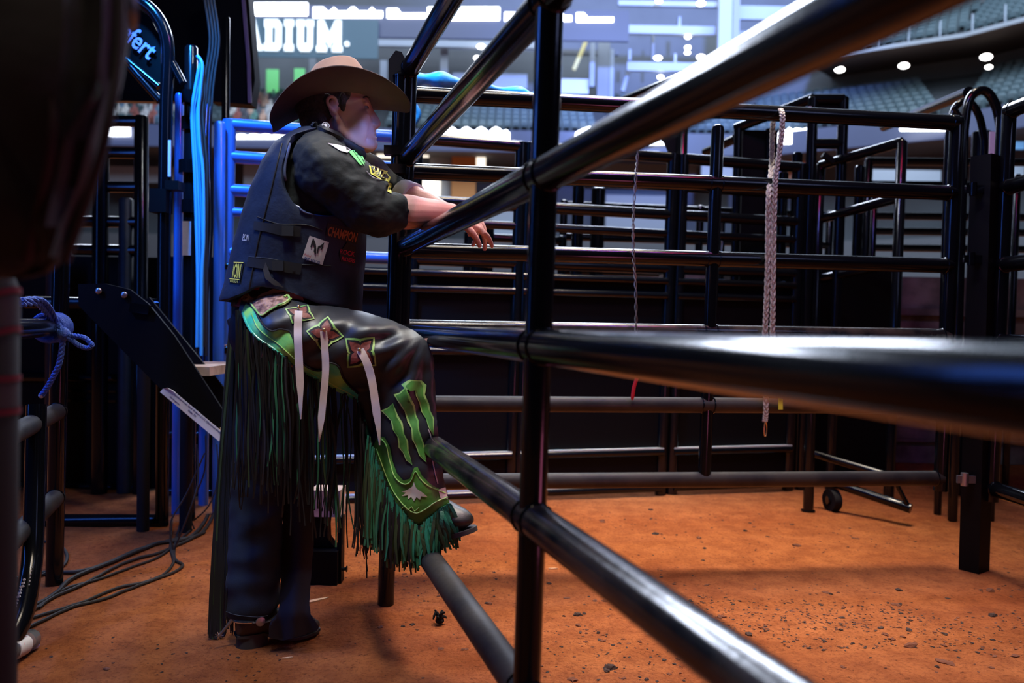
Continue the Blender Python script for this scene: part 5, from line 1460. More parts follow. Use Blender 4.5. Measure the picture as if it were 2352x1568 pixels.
def shirt():
    mb = MB()
    mb.loft(torso_rings(0.90, 1, 11))
    for s in 'RL':
        sh, el, wr = J['sh'+s], J['el'+s], J['wr'+s]
        inn = sh + (J['neck'] - sh)*0.55 + UP*0.0
        d = (wr - el).normalized(); dn = UP*-0.006
        if s == 'R': knots = [(inn, 0.070), (sh + UP*.002, 0.084), (sh.lerp(el, .5) + dn, 0.084), (sh.lerp(el, .86) + dn*2, 0.076), (el + d*0.012, 0.060), (el + d*0.050, 0.0485)]
        else: knots = [(inn, 0.070), (sh, 0.080), (sh.lerp(el, .5), 0.078), (sh.lerp(el, .9), 0.060), (el + d*0.02, 0.052), (el + d*0.056, 0.047)]
        S = smooth_path([k[0] for k in knots], 6); R = []
        for i in range(len(knots)-1):
            for k in range(6): t = k/6; R.append(knots[i][1]*(1-t) + knots[i+1][1]*t)
        R.append(knots[-1][1]); mb.tube(S, R, 26)
    # stand collar
    mb.tube([J['neck'] - UP*0.035 - FW*0.004, J['neck'] + UP*0.012 - FW*0.010], [0.082, 0.070], 24)
    me = remesh(mb, 0.005, 3); wrinkle(me, 0.008, 11, 1, (1, 1, 1.6)); wrinkle(me, 0.003, 30, 2)
    sh = child('shirt', me, 'shirt_black', None, 180)
    # pale turned-back cuff of the far sleeve and narrow pale shoulder yoke
    d = (J['wrL'] - J['elL']).normalized(); c = J['elL'] + d*0.052
    mb = MB(); mb.tube([c - d*0.01, c + d*0.036, c + d*0.039], [0.056, 0.054, 0.047], 22); mb.build('cuff', 'thread_white', sh)
    # dark neckband with badge
    mb = MB()
    pts = [hd(-0.098, 0.0, -0.040), hd(-0.078, 0.054, -0.046), hd(-0.030, 0.072, -0.062), hd(0.022, 0.064, -0.088), hd(0.060, 0.032, -0.108), hd(0.068, 0, -0.114), hd(0.060, -0.032, -0.108), hd(0.022, -0.064, -0.088), hd(-0.030, -0.072, -0.062), hd(-0.078, -0.054, -0.046), hd(-0.098, 0, -0.040)]
    mb.tube(smooth_path(pts, 6), 0.0125, 10, cap=False, flat=1.0); mb.build('neckband', 'strap_black', sh)
    return sh
SHIRT = shirt()

# ---- padded protective vest
ARM = [(676, 316), (656, 372), (655, 415), (666, 445), (690, 474), (735, 492), (790, 488), (850, 470), (860, 380), (815, 330), (745, 296)]
def inside(poly, x, y):
    c = False; n = len(poly)
    for i in range(n):
        x0, y0 = poly[i]; x1, y1 = poly[(i+1) % n]
        if (y0 > y) != (y1 > y) and x < (x1-x0)*(y-y0)/(y1-y0) + x0: c = not c
    return c
def vest():
    src = torso_rings(1.0, 1, 11, 96, 0.010)
    secs = []
    for i in range(len(src)-1):
        for k in range(6): t = k/6; secs.append([a.lerp(b, t) for a, b in zip(src[i], src[i+1])])
    secs.append(src[-1])
    mid = W(700, 500, YC)
    V = []; keep = []
    for s in secs:
        for p in s:
            lat = (p - mid).dot(RT); q = p if lat >= 0 else p - RT*2*lat
            u, v = proj(q)
            hem = 694 - 34*math.exp(-((u-605)/(52 if u < 605 else 82))**2) + max(0, (u-660))*0.16
            ok = v < hem and not (abs(lat) > 0.05 and inside(ARM, u, v)) and not (v < 352 and (p - mid).dot(FW) > 0.075 and abs(lat) < 0.06)
            V.append(p); keep.append(ok)
    n = 96; F = []
    for i in range(len(secs)-1):
        for k in range(n):
            q = (i*n+k, i*n+(k+1) % n, (i+1)*n+(k+1) % n, (i+1)*n+k)
            if all(keep[j] for j in q): F.append(q)
    mb = MB(); mb.add(V, F); me = mb.mesh('vest')
    bm = bmesh.new(); bm.from_mesh(me); bmesh.ops.delete(bm, geom=[v for v in bm.verts if not v.link_faces], context='VERTS')
    # smooth the cut edges
    for it in range(6):
        new = {}
        for v in bm.verts:
            if v.is_boundary:
                nb = [e.other_vert(v).co for e in v.link_edges if e.is_boundary]
                if len(nb) == 2: new[v] = v.co*0.4 + (nb[0]+nb[1])*0.3
        for v, c in new.items(): v.co = c
    bm.to_mesh(me); bm.free()
    me = evaluated(me, [('SOLIDIFY', dict(thickness=0.016, offset=0.0)), ('BEVEL', dict(width=0.004, segments=2, limit_method='ANGLE', angle_limit=1.0))])
    wrinkle(me, 0.004, 9, 3)
    return child('vest', me, 'vest_navy', None, 60)
VEST = vest()
BV_V, BV_S = bvh_of(VEST), bvh_of(SHIRT)
def cast(bvs, u, v, near=2.2):
    d = ray(u, v).normalized(); best = None
    for b in bvs:
        loc, nrm, i, dist = b.ray_cast(CAM, d, 6)
        if loc is not None and (best is None or dist < best[2]): best = (loc, nrm if nrm.dot(d) < 0 else -nrm, dist)
    if best: return best[0], best[1]
    p = W(u, v, near); loc, nrm, i, dist = bvs[0].find_nearest(p)
    nrm = nrm if nrm.dot(d) < 0 else -nrm
    return loc, nrm
def triangulate(poly, sp):
    P = []; n = len(poly)
    for i in range(n):
        a, b = Vector(poly[i]), Vector(poly[(i+1) % n]); k = max(1, int((b-a).length/sp))
        P += [a.lerp(b, j/k) for j in range(k)]
    nb = len(P); edges = [(i, (i+1) % nb) for i in range(nb)]
    us = [p.x for p in P]; vs_ = [p.y for p in P]; y = min(vs_) + sp*.5; row = 0
    pl = [tuple(p) for p in P]
    while y < max(vs_):
        x = min(us) + (sp*.5 if row % 2 else 0)
        while x < max(us):
            if inside(pl, x, y) and min((Vector((x, y))-p).length for p in P) > sp*.45: P.append(Vector((x, y)))
            x += sp
        y += sp*.87; row += 1
    r = geometry.delaunay_2d_cdt(P, edges, [], 1, 1e-4)
    return r[0], [f for f in r[2]]
def decal(name, poly, m, parent, bvs, off=0.0022, sp=9, near=2.2):
    pts, fs = triangulate(poly, sp); V = []
    for q in pts:
        loc, nrm = cast(bvs, q.x, q.y, near); V.append(loc + nrm*off)
    mb = MB(); mb.add(V, fs)
    return mb.build(name, m, parent, 180)
def cord(name, path, r, m, parent, bvs, off=0.001, n=6, near=2.2):
    P = smooth_path([Vector((u, v, 0)) for u, v in path], n); Q = []
    for q in P:
        loc, nrm = cast(bvs, q.x, q.y, near); Q.append(loc + nrm*off)
    mb = MB(); mb.tube(Q, r, 7); return mb.build(name, m, parent)
def px_text(name, s, c, w_, h_, ang, m, parent, bvs, off=0.0042, bold=0.0, shear=0.0):
    """lettering stitched on a garment; c centre px, w_, h_ px, ang degrees clockwise"""
    V, F = text_mesh(s, 1.0, 0.0, bold, shear)
    xs = [v.x for v in V]; ys = [v.y for v in V]; cx, cy = (min(xs)+max(xs))/2, (min(ys)+max(ys))/2; dx, dy = max(xs)-min(xs), max(ys)-min(ys)
    a = math.radians(ang); Q = []
    for v in V:
        x, y = (v.x-cx)/dx*w_, -(v.y-cy)/dy*h_
        loc, nrm = cast(bvs, c[0] + x*math.cos(a) - y*math.sin(a), c[1] + x*math.sin(a) + y*math.cos(a)); Q.append(loc + nrm*off)
    mb = MB(); mb.add(Q, F); return mb.build(name, m, parent, 0)
def vest_details():
    B = [BV_V]; S = [BV_S, BV_V]
    # side panel seam, straps with buckles, loose strap tail
    cord('seam', [(648, 330), (622, 440), (597, 540), (577, 640), (568, 690)], 0.0022, 'strap_black', VEST, B)
    cord('seam', [(592, 498), (640, 514), (700, 516), (740, 528)], 0.0016, 'strap_black', VEST, B)
    cord('seam', [(572, 590), (620, 594), (680, 606), (760, 610)], 0.0016, 'strap_black', VEST, B)
    cord('armhole_piping', [(664, 330), (652, 385), (656, 425), (672, 458), (694, 478), (724, 488), (750, 489)], 0.0035, 'piping', VEST, B, 0.003)
    cord('armhole_piping', [(668, 440), (684, 474), (706, 490), (748, 494)], 0.0022, 'piping', VEST, B, 0.003)
    for (poly, bk) in [([(586, 508), (612, 512), (650, 515), (692, 520), (690, 543), (650, 542), (612, 532), (584, 528)], (662, 530)), ([(572, 592), (610, 594), (650, 598), (694, 606), (690, 630), (650, 624), (610, 618), (568, 612)], (640, 610))]:
        decal('strap', poly, 'strap_black', VEST, B, 0.004)
        loc, nrm = cast(B, *bk); mb = MB(); t = nrm.cross(UP).normalized(); mb.box(loc + nrm*0.006, (0.030, 0.008, 0.026), Matrix((t, nrm, UP)).transposed()); mb.build('buckle', 'strap_black', VEST)
    decal('strap_tail', [(612, 602), (606, 620), (611, 640), (628, 653), (652, 660), (640, 648), (624, 636), (618, 618)], 'strap_grey', VEST, B, 0.006)
    # white square patch
    p = decal('patch', [(711, 541), (755, 556), (740, 608), (694, 592)], 'patch_white', VEST, B, 0.0034, 4)
    for poly in ([(719.6, 545.7), (715, 558), (712.7, 567), (715, 569), (718, 562), (722, 565.6), (720.4, 578), (724.2, 584.7), (726.2, 581), (726.2, 567), (725, 559.5)], [(744, 556.4), (737, 562.5), (729.8, 565.6), (728.4, 572), (727.4, 583), (730, 581), (731.4, 572), (738, 567), (736.5, 576), (740, 570)]):
        decal('emblem', poly, 'thread_black', p, B, 0.0046, 3.5)
    px_text('lettering', 'PET FOOD', (717, 598), 37, 6.5, 17, 'ink_blue', p, B, 0.0050, 0.03)
    px_text('lettering', 'Rebel', (707, 586), 15, 6, 17, 'thread_red', p, B, 0.0050)
    # dim patches on the front of the vest
    q = decal('patch', [(752, 512), (790, 520), (822, 532), (818, 562), (786, 552), (748, 540)], 'strap_black', VEST, B, 0.0028)
    px_text('lettering', 'CHAMPION', (785, 538), 66, 22, 14, 'thread_orange', q, B, 0.0040, 0.03)
    q = decal('patch', [(796, 556), (816, 566), (814, 612), (782, 600), (778, 582)], 'strap_black', VEST, B, 0.0028)
    px_text('lettering', 'ROCK', (796, 580), 34, 11, 12, 'thread_red', q, B, 0.0040, 0.02)
    px_text('lettering', 'RIDERS', (798, 596), 30, 9, 12, 'thread_red', q, B, 0.0040, 0.02)
    px_text('lettering', 'VTEX', (808, 506), 32, 12, 16, 'thread_grey', VEST, B, 0.0035, 0.02)
    # yellow word seen edge-on on the back panel, and small white letters
    q = decal('patch', [(540, 602), (562, 602), (552, 651), (528, 649)], 'strap_black', VEST, B, 0.0028)
    px_text('lettering', 'ION', (547, 622), 17, 34, 8, 'thread_yellow', q, B, 0.0045, 0.03)
    px_text('lettering', 'BUDDY', (541, 646), 18, 7, 6, 'thread_yellow', q, B, 0.0045)
    cord('stitch_line', [(541, 603), (562, 604)], 0.0012, 'thread_yellow', q, B, 0.0045); cord('stitch_line', [(531, 641), (553, 643)], 0.0012, 'thread_yellow', q, B, 0.0045)
    px_text('lettering', 'EON', (567, 546), 13, 15, 8, 'thread_white', VEST, B, 0.004)
    # sleeve embroidery
    p = decal('patch', [(846, 381), (858, 382), (884, 393), (896, 408), (893, 418), (874, 414), (850, 400)], 'thread_yellow', SHIRT, S, 0.0028, 7)
    decal('patch_ground', [(850, 384), (860, 385), (883, 396), (892, 407), (889, 414), (874, 410), (853, 398)], 'thread_black', p, S, 0.0038, 6)
    px_text('lettering', 'UTF', (870, 395), 34, 13, 24, 'thread_yellow', p, S, 0.0056, 0.035)
    px_text('lettering', 'BOYA', (871, 406), 32, 5, 24, 'thread_yellow', p, S, 0.0056, 0.02)
    cord('stitch_line', [(840, 394), (856, 409), (872, 414)], 0.0014, 'thread_white', p, S, 0.003)
    p = decal('patch', [(890, 420), (899, 422), (898, 446), (888, 440)], 'thread_yellow', SHIRT, S, 0.0028, 6)
    px_text('lettering', 'JP', (893, 434), 7, 12, 12, 'thread_black', p, S, 0.0042)
    decal('shoulder_stripe', [(752, 330), (772, 333), (808, 343), (797, 352), (781, 348)], 'patch_white', SHIRT, S, 0.003, 7)
    for poly in ([(800, 350), (808, 347), (826, 372), (832, 382), (824, 377)], [(810, 347), (816, 346), (830, 366), (837, 382), (830, 376)], [(818, 346), (824, 347), (832, 358), (838, 378), (834, 370)]):
        decal('claw_stripe', poly, 'thread_green', SHIRT, S, 0.0032, 6)
    # round badge on the neckband
    NB = [BV_S, BV_V, bvh_of(PERSON)]
    cord('neckband_edge', [(722, 290), (745, 301), (772, 313), (803, 330), (830, 346)], 0.012, 'strap_black', SHIRT, NB, 0.002)
    b, n = cast(NB, 745, 300); b = b + n*0.0135; n = (n + RT*1.5).normalized(); R = n.to_track_quat('Z', 'Y').to_matrix()
    mb = MB(); mb.lathe([(0.0005, 0), (0.0105, 0.0), (0.0105, 0.002), (0.0005, 0.0022)], b, R, 20); bd = mb.build('badge', 'thread_black', SHIRT)
    mb = MB(); pts = []
    for i in range(10): a = i*math.pi/5 + .3; r_ = 0.0078 if i % 2 == 0 else 0.0034; pts.append((r_*math.cos(a), r_*math.sin(a)))
    mb.prism(pts, R.col[0], R.col[1], n, b + n*0.002, 0.0008); mb.tube([b + n*0.0022 + (R.col[0]*math.cos(a) + R.col[1]*math.sin(a))*0.0098 for a in [2*math.pi*i/20 for i in range(21)]], 0.0009, 6, cap=False); mb.build('star', 'thread_white', bd, 0)
mat('strap_grey', (0.045, 0.042, 0.040), 0.6)
vest_details()

# ---- jeans
def jeans():
    mb = MB()
    mb.loft(torso_rings(0.80, 0, 4))
    mb.ell(J['pelvis'] - UP*0.05 - FW*0.03 - RT*0.03, (0.130, 0.125, 0.12), Matrix((FW, RT, UP)).transposed(), 24, 16)
    hL, kL, aL = J['hipL'], J['kneeL'], J['ankL']
    mb.tube(smooth_path([hL + UP*.06 - FW*.03, hL - UP*0.08 - FW*.01, hL.lerp(kL, .5), kL, kL.lerp(aL, .5) - FW*.005, aL, aL - UP*0.035 + FW*.004], 5), [x for a, b in zip([.118, .112, .097, .082, .077, .076, .080], [.112, .097, .082, .077, .076, .080, .080]) for x in [a + (b-a)*k/5 for k in range(5)]][:30] + [.080], 26)
    hR, kR, aR = J['hipR'], J['kneeR'], J['ankR']
    mb.tube(smooth_path([hR - FW*.02 + UP*.02, hR.lerp(kR, .5), kR], 6), [.092, .091, .090, .088, .086, .083, .080, .077, .074, .072, .070, .068, .064], 24)
    mb.tube(smooth_path([kR + UP*.01, kR.lerp(aR, .5) - FW*.006, aR + UP*.03], 6), [.066, .063, .060, .057, .055, .053, .052, .051, .050, .050, .050, .050, .050], 24)
    me = remesh(mb, 0.006, 3)
    nr = [v.normal.copy() for v in me.vertices]
    for v, n in zip(me.vertices, nr):           # soft creases below the knee
        z = v.co.z; w_ = max(0.0, min(1.0, (0.62 - z)/0.25))
        v.co += n*(0.0022*w_*math.sin(z*75 + 4*noise.noise(v.co*7)) + 0.004*w_*noise.noise(v.co*16))
    wrinkle(me, 0.005, 9, 5, (1, 1, 1.8))
    o = child('jeans', me, 'denim', None, 180)
    bv = bvh_of(o)
    cord('outseam', [(523, 1385), (521, 1250), (528, 1150), (540, 1060)], 0.0010, 'thread_dim', o, [bv], 0.001, 6, 2.3)
    cord('hem_stitch', [(520, 1404), (545, 1412), (590, 1416), (615, 1413)], 0.0010, 'thread_dim', o, [bv], 0.001, 6, 2.3)
    return o
JEANS = jeans()
def sash():
    mb = MB(); rs = torso_rings(0.885, 1, 4)
    mb.loft([rs[0], rs[1], [a.lerp(b, .6) for a, b in zip(rs[1], rs[2])]], cap=False); mb.build('sash', 'sash_red', PERSON)
sash()

# ---- chaps: a leather sheet over the raised leg
CAPS = [((600, 735), (700, 735), 110, 100, 2.27, 2.26, .152, .150), ((640, 774), (955, 818), 90, 74, 2.14, 2.15, .112, .092), ((940, 818), (950, 1000), 80, 84, 2.15, 2.145, .094, .090), ((950, 1000), (962, 1150), 84, 84, 2.145, 2.14, .090, .086)]
def leg_Y(u, v):
    num = den = 0.0
    for (a, b, ra, rb, ya, yb, ma, mb_) in CAPS:
        A, B, P = Vector(a), Vector(b), Vector((u, v)); d = B-A; t = max(0, min(1, (P-A).dot(d)/d.dot(d)))
        dist = (P - (A + d*t)).length; r = ra + (rb-ra)*t; m_ = ma + (mb_-ma)*t
        q = dist/(r*1.06)
        h = m_*math.sqrt(max(0, 1-q*q)) if q < 1 else -min(0.05, 0.03*(q-1))
        y = ya + (yb-ya)*t - h
        w_ = math.exp(-y*60); num += y*w_; den += w_
    return num/den
def sheet(name, poly, Yf, m, parent, sp=8, th=0.005, fold=None, it=3):
    pts, fs = triangulate(poly, sp); V = []
    for q in pts:
        y = Yf(q.x, q.y)
        if fold: y += fold(q.x, q.y)
        V.append(W(q.x, q.y, y))
    mb = MB(); mb.add(V, fs); me = mb.mesh(name)
    me = evaluated(me, [('SMOOTH', dict(iterations=it, factor=0.5)), ('SOLIDIFY', dict(thickness=th, offset=0))])
    return child(name, me, m, parent, 60)
CH_LOW = [(548, 712), (566, 748), (590, 776), (622, 798), (656, 822), (700, 858), (752, 888), (822, 922)]
CH_BACK = [(834, 962), (846, 1005), (864, 1060), (884, 1110), (904, 1150), (930, 1185), (962, 1212)]
CH_BOT = [(985, 1196), (1010, 1174), (1034, 1160)]
CH_TOP = [(1022, 1110), (1012, 1050), (1004, 960), (1000, 880), (996, 822), (984, 786), (955, 760), (900, 735), (840, 717), (785, 706), (745, 702), (715, 702), (690, 698), (670, 690), (652, 668), (612, 654), (578, 662), (554, 688)]
def chap_fold(u, v):
    k = 0.010*noise.noise(Vector((u*0.016, v*0.016, 1.7))) + 0.006*noise.noise(Vector((u*0.034 + v*.01, v*0.03, 4.2)))
    # soft radiating folds from the knee towards the crotch and down the thigh
    a = math.atan2(v-760, u-985); r = math.hypot(u-985, v-760)
    k += 0.009*math.sin(a*15 + 1.1)*math.exp(-((r-150)/85)**2)
    k += 0.007*math.sin((u*0.55 + v)*0.085)*math.exp(-((u-740)/110)**2 - ((v-760)/70)**2)
    return k
CHAP = sheet('chap', CH_LOW + CH_BACK + CH_BOT + CH_TOP, leg_Y, 'chap_leather', PERSON, 7, 0.005, chap_fold)
BC = [bvh_of(CHAP)]
def chap_details():
    p = CHAP; B = BC
    upper = [(567, 697), (586, 712), (598, 735), (612, 752), (626, 759), (640, 755), (656, 757), (668, 764), (677, 784), (682, 812), (700, 836), (725, 848), (744, 846), (755, 833), (768, 834), (779, 842), (789, 866), (806, 886), (824, 904)]
    lower = [(822, 920), (788, 904), (752, 886), (726, 870), (700, 855), (676, 836), (654, 818), (622, 794), (592, 773), (570, 748), (558, 716)]
    g = decal('green_border', upper + lower, 'chap_green', p, B, 0.0035, 7)
    cord('border_edge', upper, 0.0022, 'thread_black', g, B, 0.004, 4)
    inner = [(580, 722), (594, 752), (622, 776), (650, 798), (684, 828), (716, 854), (752, 872), (788, 894), (820, 912)]
    cord('stitch_line', inner, 0.0013, 'chap_lime', g, B, 0.0045, 4)
    cord('laced_edge', [(560, 720), (572, 750), (594, 776), (624, 797), (656, 821), (700, 857), (752, 888), (822, 922)], 0.0042, 'chap_teal', p, B, 0.002, 5)
    # tooled tan yoke at the waist
    yk = [(552, 690), (570, 672), (600, 664), (640, 664), (662, 676), (668, 690), (655, 702), (638, 707), (620, 717), (604, 727), (592, 716), (580, 700)]
    y = decal('yoke', yk, 'yoke_tan', p, [BC[0], BV_V], 0.006, 6, 2.08)
    cord('yoke_edge', yk[5:] , 0.0025, 'chap_lime', y, [BC[0]], 0.006, 4); cord('yoke_curl', [(640, 706), (656, 700), (664, 692), (660, 684), (653, 688)], 0.003, 'chap_lime', y, [BC[0]], 0.008, 4)
    # flower conchos with pale ribbon ties
    def flower(c, s, rot, sq=1.0):
        def pet(a, k, w_):
            out = []
            for t, ww in ((0.10, 0.14), (0.32, 0.34), (0.52, 0.38), (0.74, 0.26), (1.08, 0.0), (0.74, -0.26), (0.52, -0.38), (0.32, -0.34), (0.10, -0.14)):
                x, y_ = t*s*k, ww*s*k*w_
                out.append((c[0] + x*math.cos(a) - y_*math.sin(a), c[1] + (x*math.sin(a) + y_*math.cos(a))*sq))
            return out
        f = None
        for i in range(4):
            a = rot + i*math.pi/2
            q = decal('petal_trim', pet(a, 1.14, 1.28), 'chap_lime', f or p, B, 0.0028, 7)
            if f is None: f = q; q.name = 'flower'
            decal('petal_ground', pet(a, 1.02, 1.12), 'thread_black', f, B, 0.0036, 7)
            decal('petal', pet(a, 0.86, 0.9), 'petal_rust', f, B, 0.0044, 7)
        return f
    def ribbon(path, w_, lift):
        P = smooth_path([Vector((u, v, 0)) for u, v in path], 6); V = []; F = []; n = len(P)
        Y0 = None
        for i, q in enumerate(P):
            t = (P[min(i+1, n-1)] - P[max(i-1, 0)]).normalized(); s = Vector((-t.y, t.x, 0)); ww = w_*(1 if i < n-8 else max(0.12, (n-1-i)/8.0))
            for sg in (-1, 1):
                e = q + s*ww/2*sg
                if q.y < 880:
                    loc, nrm = cast(B, q.x, q.y, 2.05); Y0 = min(Y0, loc.y - 0.009) if Y0 else loc.y - 0.009
                yv = Y0 - 0.003*math.sin(i*0.5)*sg
                V.append(W(e.x, e.y, yv))
        for i in range(n-1): F.append((2*i, 2*i+1, 2*i+3, 2*i+2))
        mb = MB(); mb.add(V, F); me = evaluated(mb.mesh('tie'), [('SOLIDIFY', dict(thickness=0.002, offset=0))]); return me
    for (c, s, rot, sq, path, w_) in [((689, 722), 31, 0.5, 0.62, [(686, 714), (684, 760), (687, 830), (690, 900), (691, 962)], 18),
                                     ((747, 767), 36, 0.15, 0.9, [(743, 760), (746, 800), (748, 850), (742, 920), (737, 975), (733, 1014)], 16),
                                     ((829, 808), 38, 0.72, 1.0, [(827, 803), (842, 832), (853, 868), (860, 910), (868, 970), (872, 1022)], 18)]:
        f = flower(c, s, rot, sq)
        child('ribbon_tie', ribbon(path, w_, 0.01), 'ribbon_pale', f, 60)
        loc, nrm = cast(B, *path[0]); mb = MB(); mb.ell(loc + nrm*0.014, (0.005, 0.005, 0.005), None, 10, 6); mb.build('stud', 'brass', f)
    # three-slash claw mark on the shin
    for poly in ([(884, 942), (896, 936), (905, 925), (913, 957), (921, 972), (926, 996), (934, 1012), (936, 1034), (948, 1068), (936, 1056), (929, 1038), (921, 1026), (918, 1002), (908, 985), (904, 966), (893, 952)],
                 [(913, 906), (923, 902), (932, 890), (938, 915), (946, 930), (951, 952), (957, 966), (960, 990), (969, 1015), (978, 1062), (966, 1046), (958, 1022), (951, 1008), (948, 984), (940, 968), (934, 944), (924, 925)],
                 [(934, 884), (946, 872), (962, 872), (971, 884), (973, 906), (982, 925), (985, 943), (993, 962), (995, 1000), (986, 980), (981, 960), (972, 945), (967, 925), (958, 908), (953, 893), (942, 896)]):
        ys_ = sorted(y for x, y in poly)
        def mid(y):
            n_ = len(poly); hit = []
            for i in range(n_):
                (x0, y0), (x1, y1) = poly[i], poly[(i+1) % n_]
                if (y0 - y)*(y1 - y) <= 0 and y0 != y1: hit.append(x0 + (x1-x0)*(y-y0)/(y1-y0))
            return (min(hit) + max(hit))/2 if hit else sum(x for x, y in poly)/n_
        grow = lambda k: [(mid(min(max(y, ys_[0]+1), ys_[-1]-1)) + (x - mid(min(max(y, ys_[0]+1), ys_[-1]-1)))*k, y) for x, y in poly]
        q = decal('claw_mark', grow(1.55), 'chap_lime', p, B, 0.0042, 7)
        decal('claw_ground', [(x, 975 + (y-975)*.97) for x, y in grow(1.05)], 'claw_green', q, B, 0.0050, 7)
    # green field round the foot of the leg
    f = decal('green_border', [(856, 1030), (872, 1000), (886, 1004), (897, 1024), (903, 1056), (913, 1086), (928, 1102), (942, 1098), (952, 1074), (960, 1072), (970, 1092), (986, 1110), (1006, 1122), (1022, 1126), (1030, 1158), (1008, 1172), (984, 1192), (962, 1206), (934, 1182), (908, 1148), (888, 1106)], 'chap_moss', p, B, 0.0036, 7)
    cord('stitch_line', [(878, 1006), (890, 1022), (897, 1056), (908, 1092), (928, 1110), (944, 1104), (955, 1082), (966, 1098), (984, 1116), (1020, 1132)], 0.0016, 'chap_lime', f, B, 0.0045, 4)
    cord('stitch_line', [(868, 1030), (884, 1076), (902, 1120), (926, 1156), (952, 1176), (974, 1170), (1000, 1152), (1026, 1142)], 0.0014, 'chap_lime', f, B, 0.0045, 4)
    cord('scroll', [(930, 1176), (924, 1168), (932, 1160), (938, 1170), (946, 1162), (952, 1172), (962, 1164)], 0.0012, 'chap_lime', f, B, 0.0045, 4)
    decal('cream_motif', [(952, 1106), (958, 1120), (972, 1130), (982, 1140), (968, 1138), (966, 1146), (958, 1140), (952, 1150), (946, 1140), (938, 1146), (938, 1136), (924, 1138), (934, 1130), (924, 1128), (938, 1122), (948, 1116)], 'chap_cream', f, B, 0.005, 6)
    decal('cream_corner', [(1004, 1124), (1020, 1118), (1026, 1146), (1010, 1146)], 'ribbon_pale', f, B, 0.005, 6)
    cord('shin_trim', [(984, 985), (990, 1010), (993, 1060), (1004, 1110)], 0.0016, 'ribbon_pale', p, B, 0.003, 4)
    cord('braided_edge', [(836, 966), (848, 1006), (866, 1060), (886, 1110), (906, 1150), (932, 1186), (962, 1210), (986, 1194), (1010, 1173), (1033, 1160)], 0.0055, 'chap_teal', p, B, 0.002, 6)
chap_details()
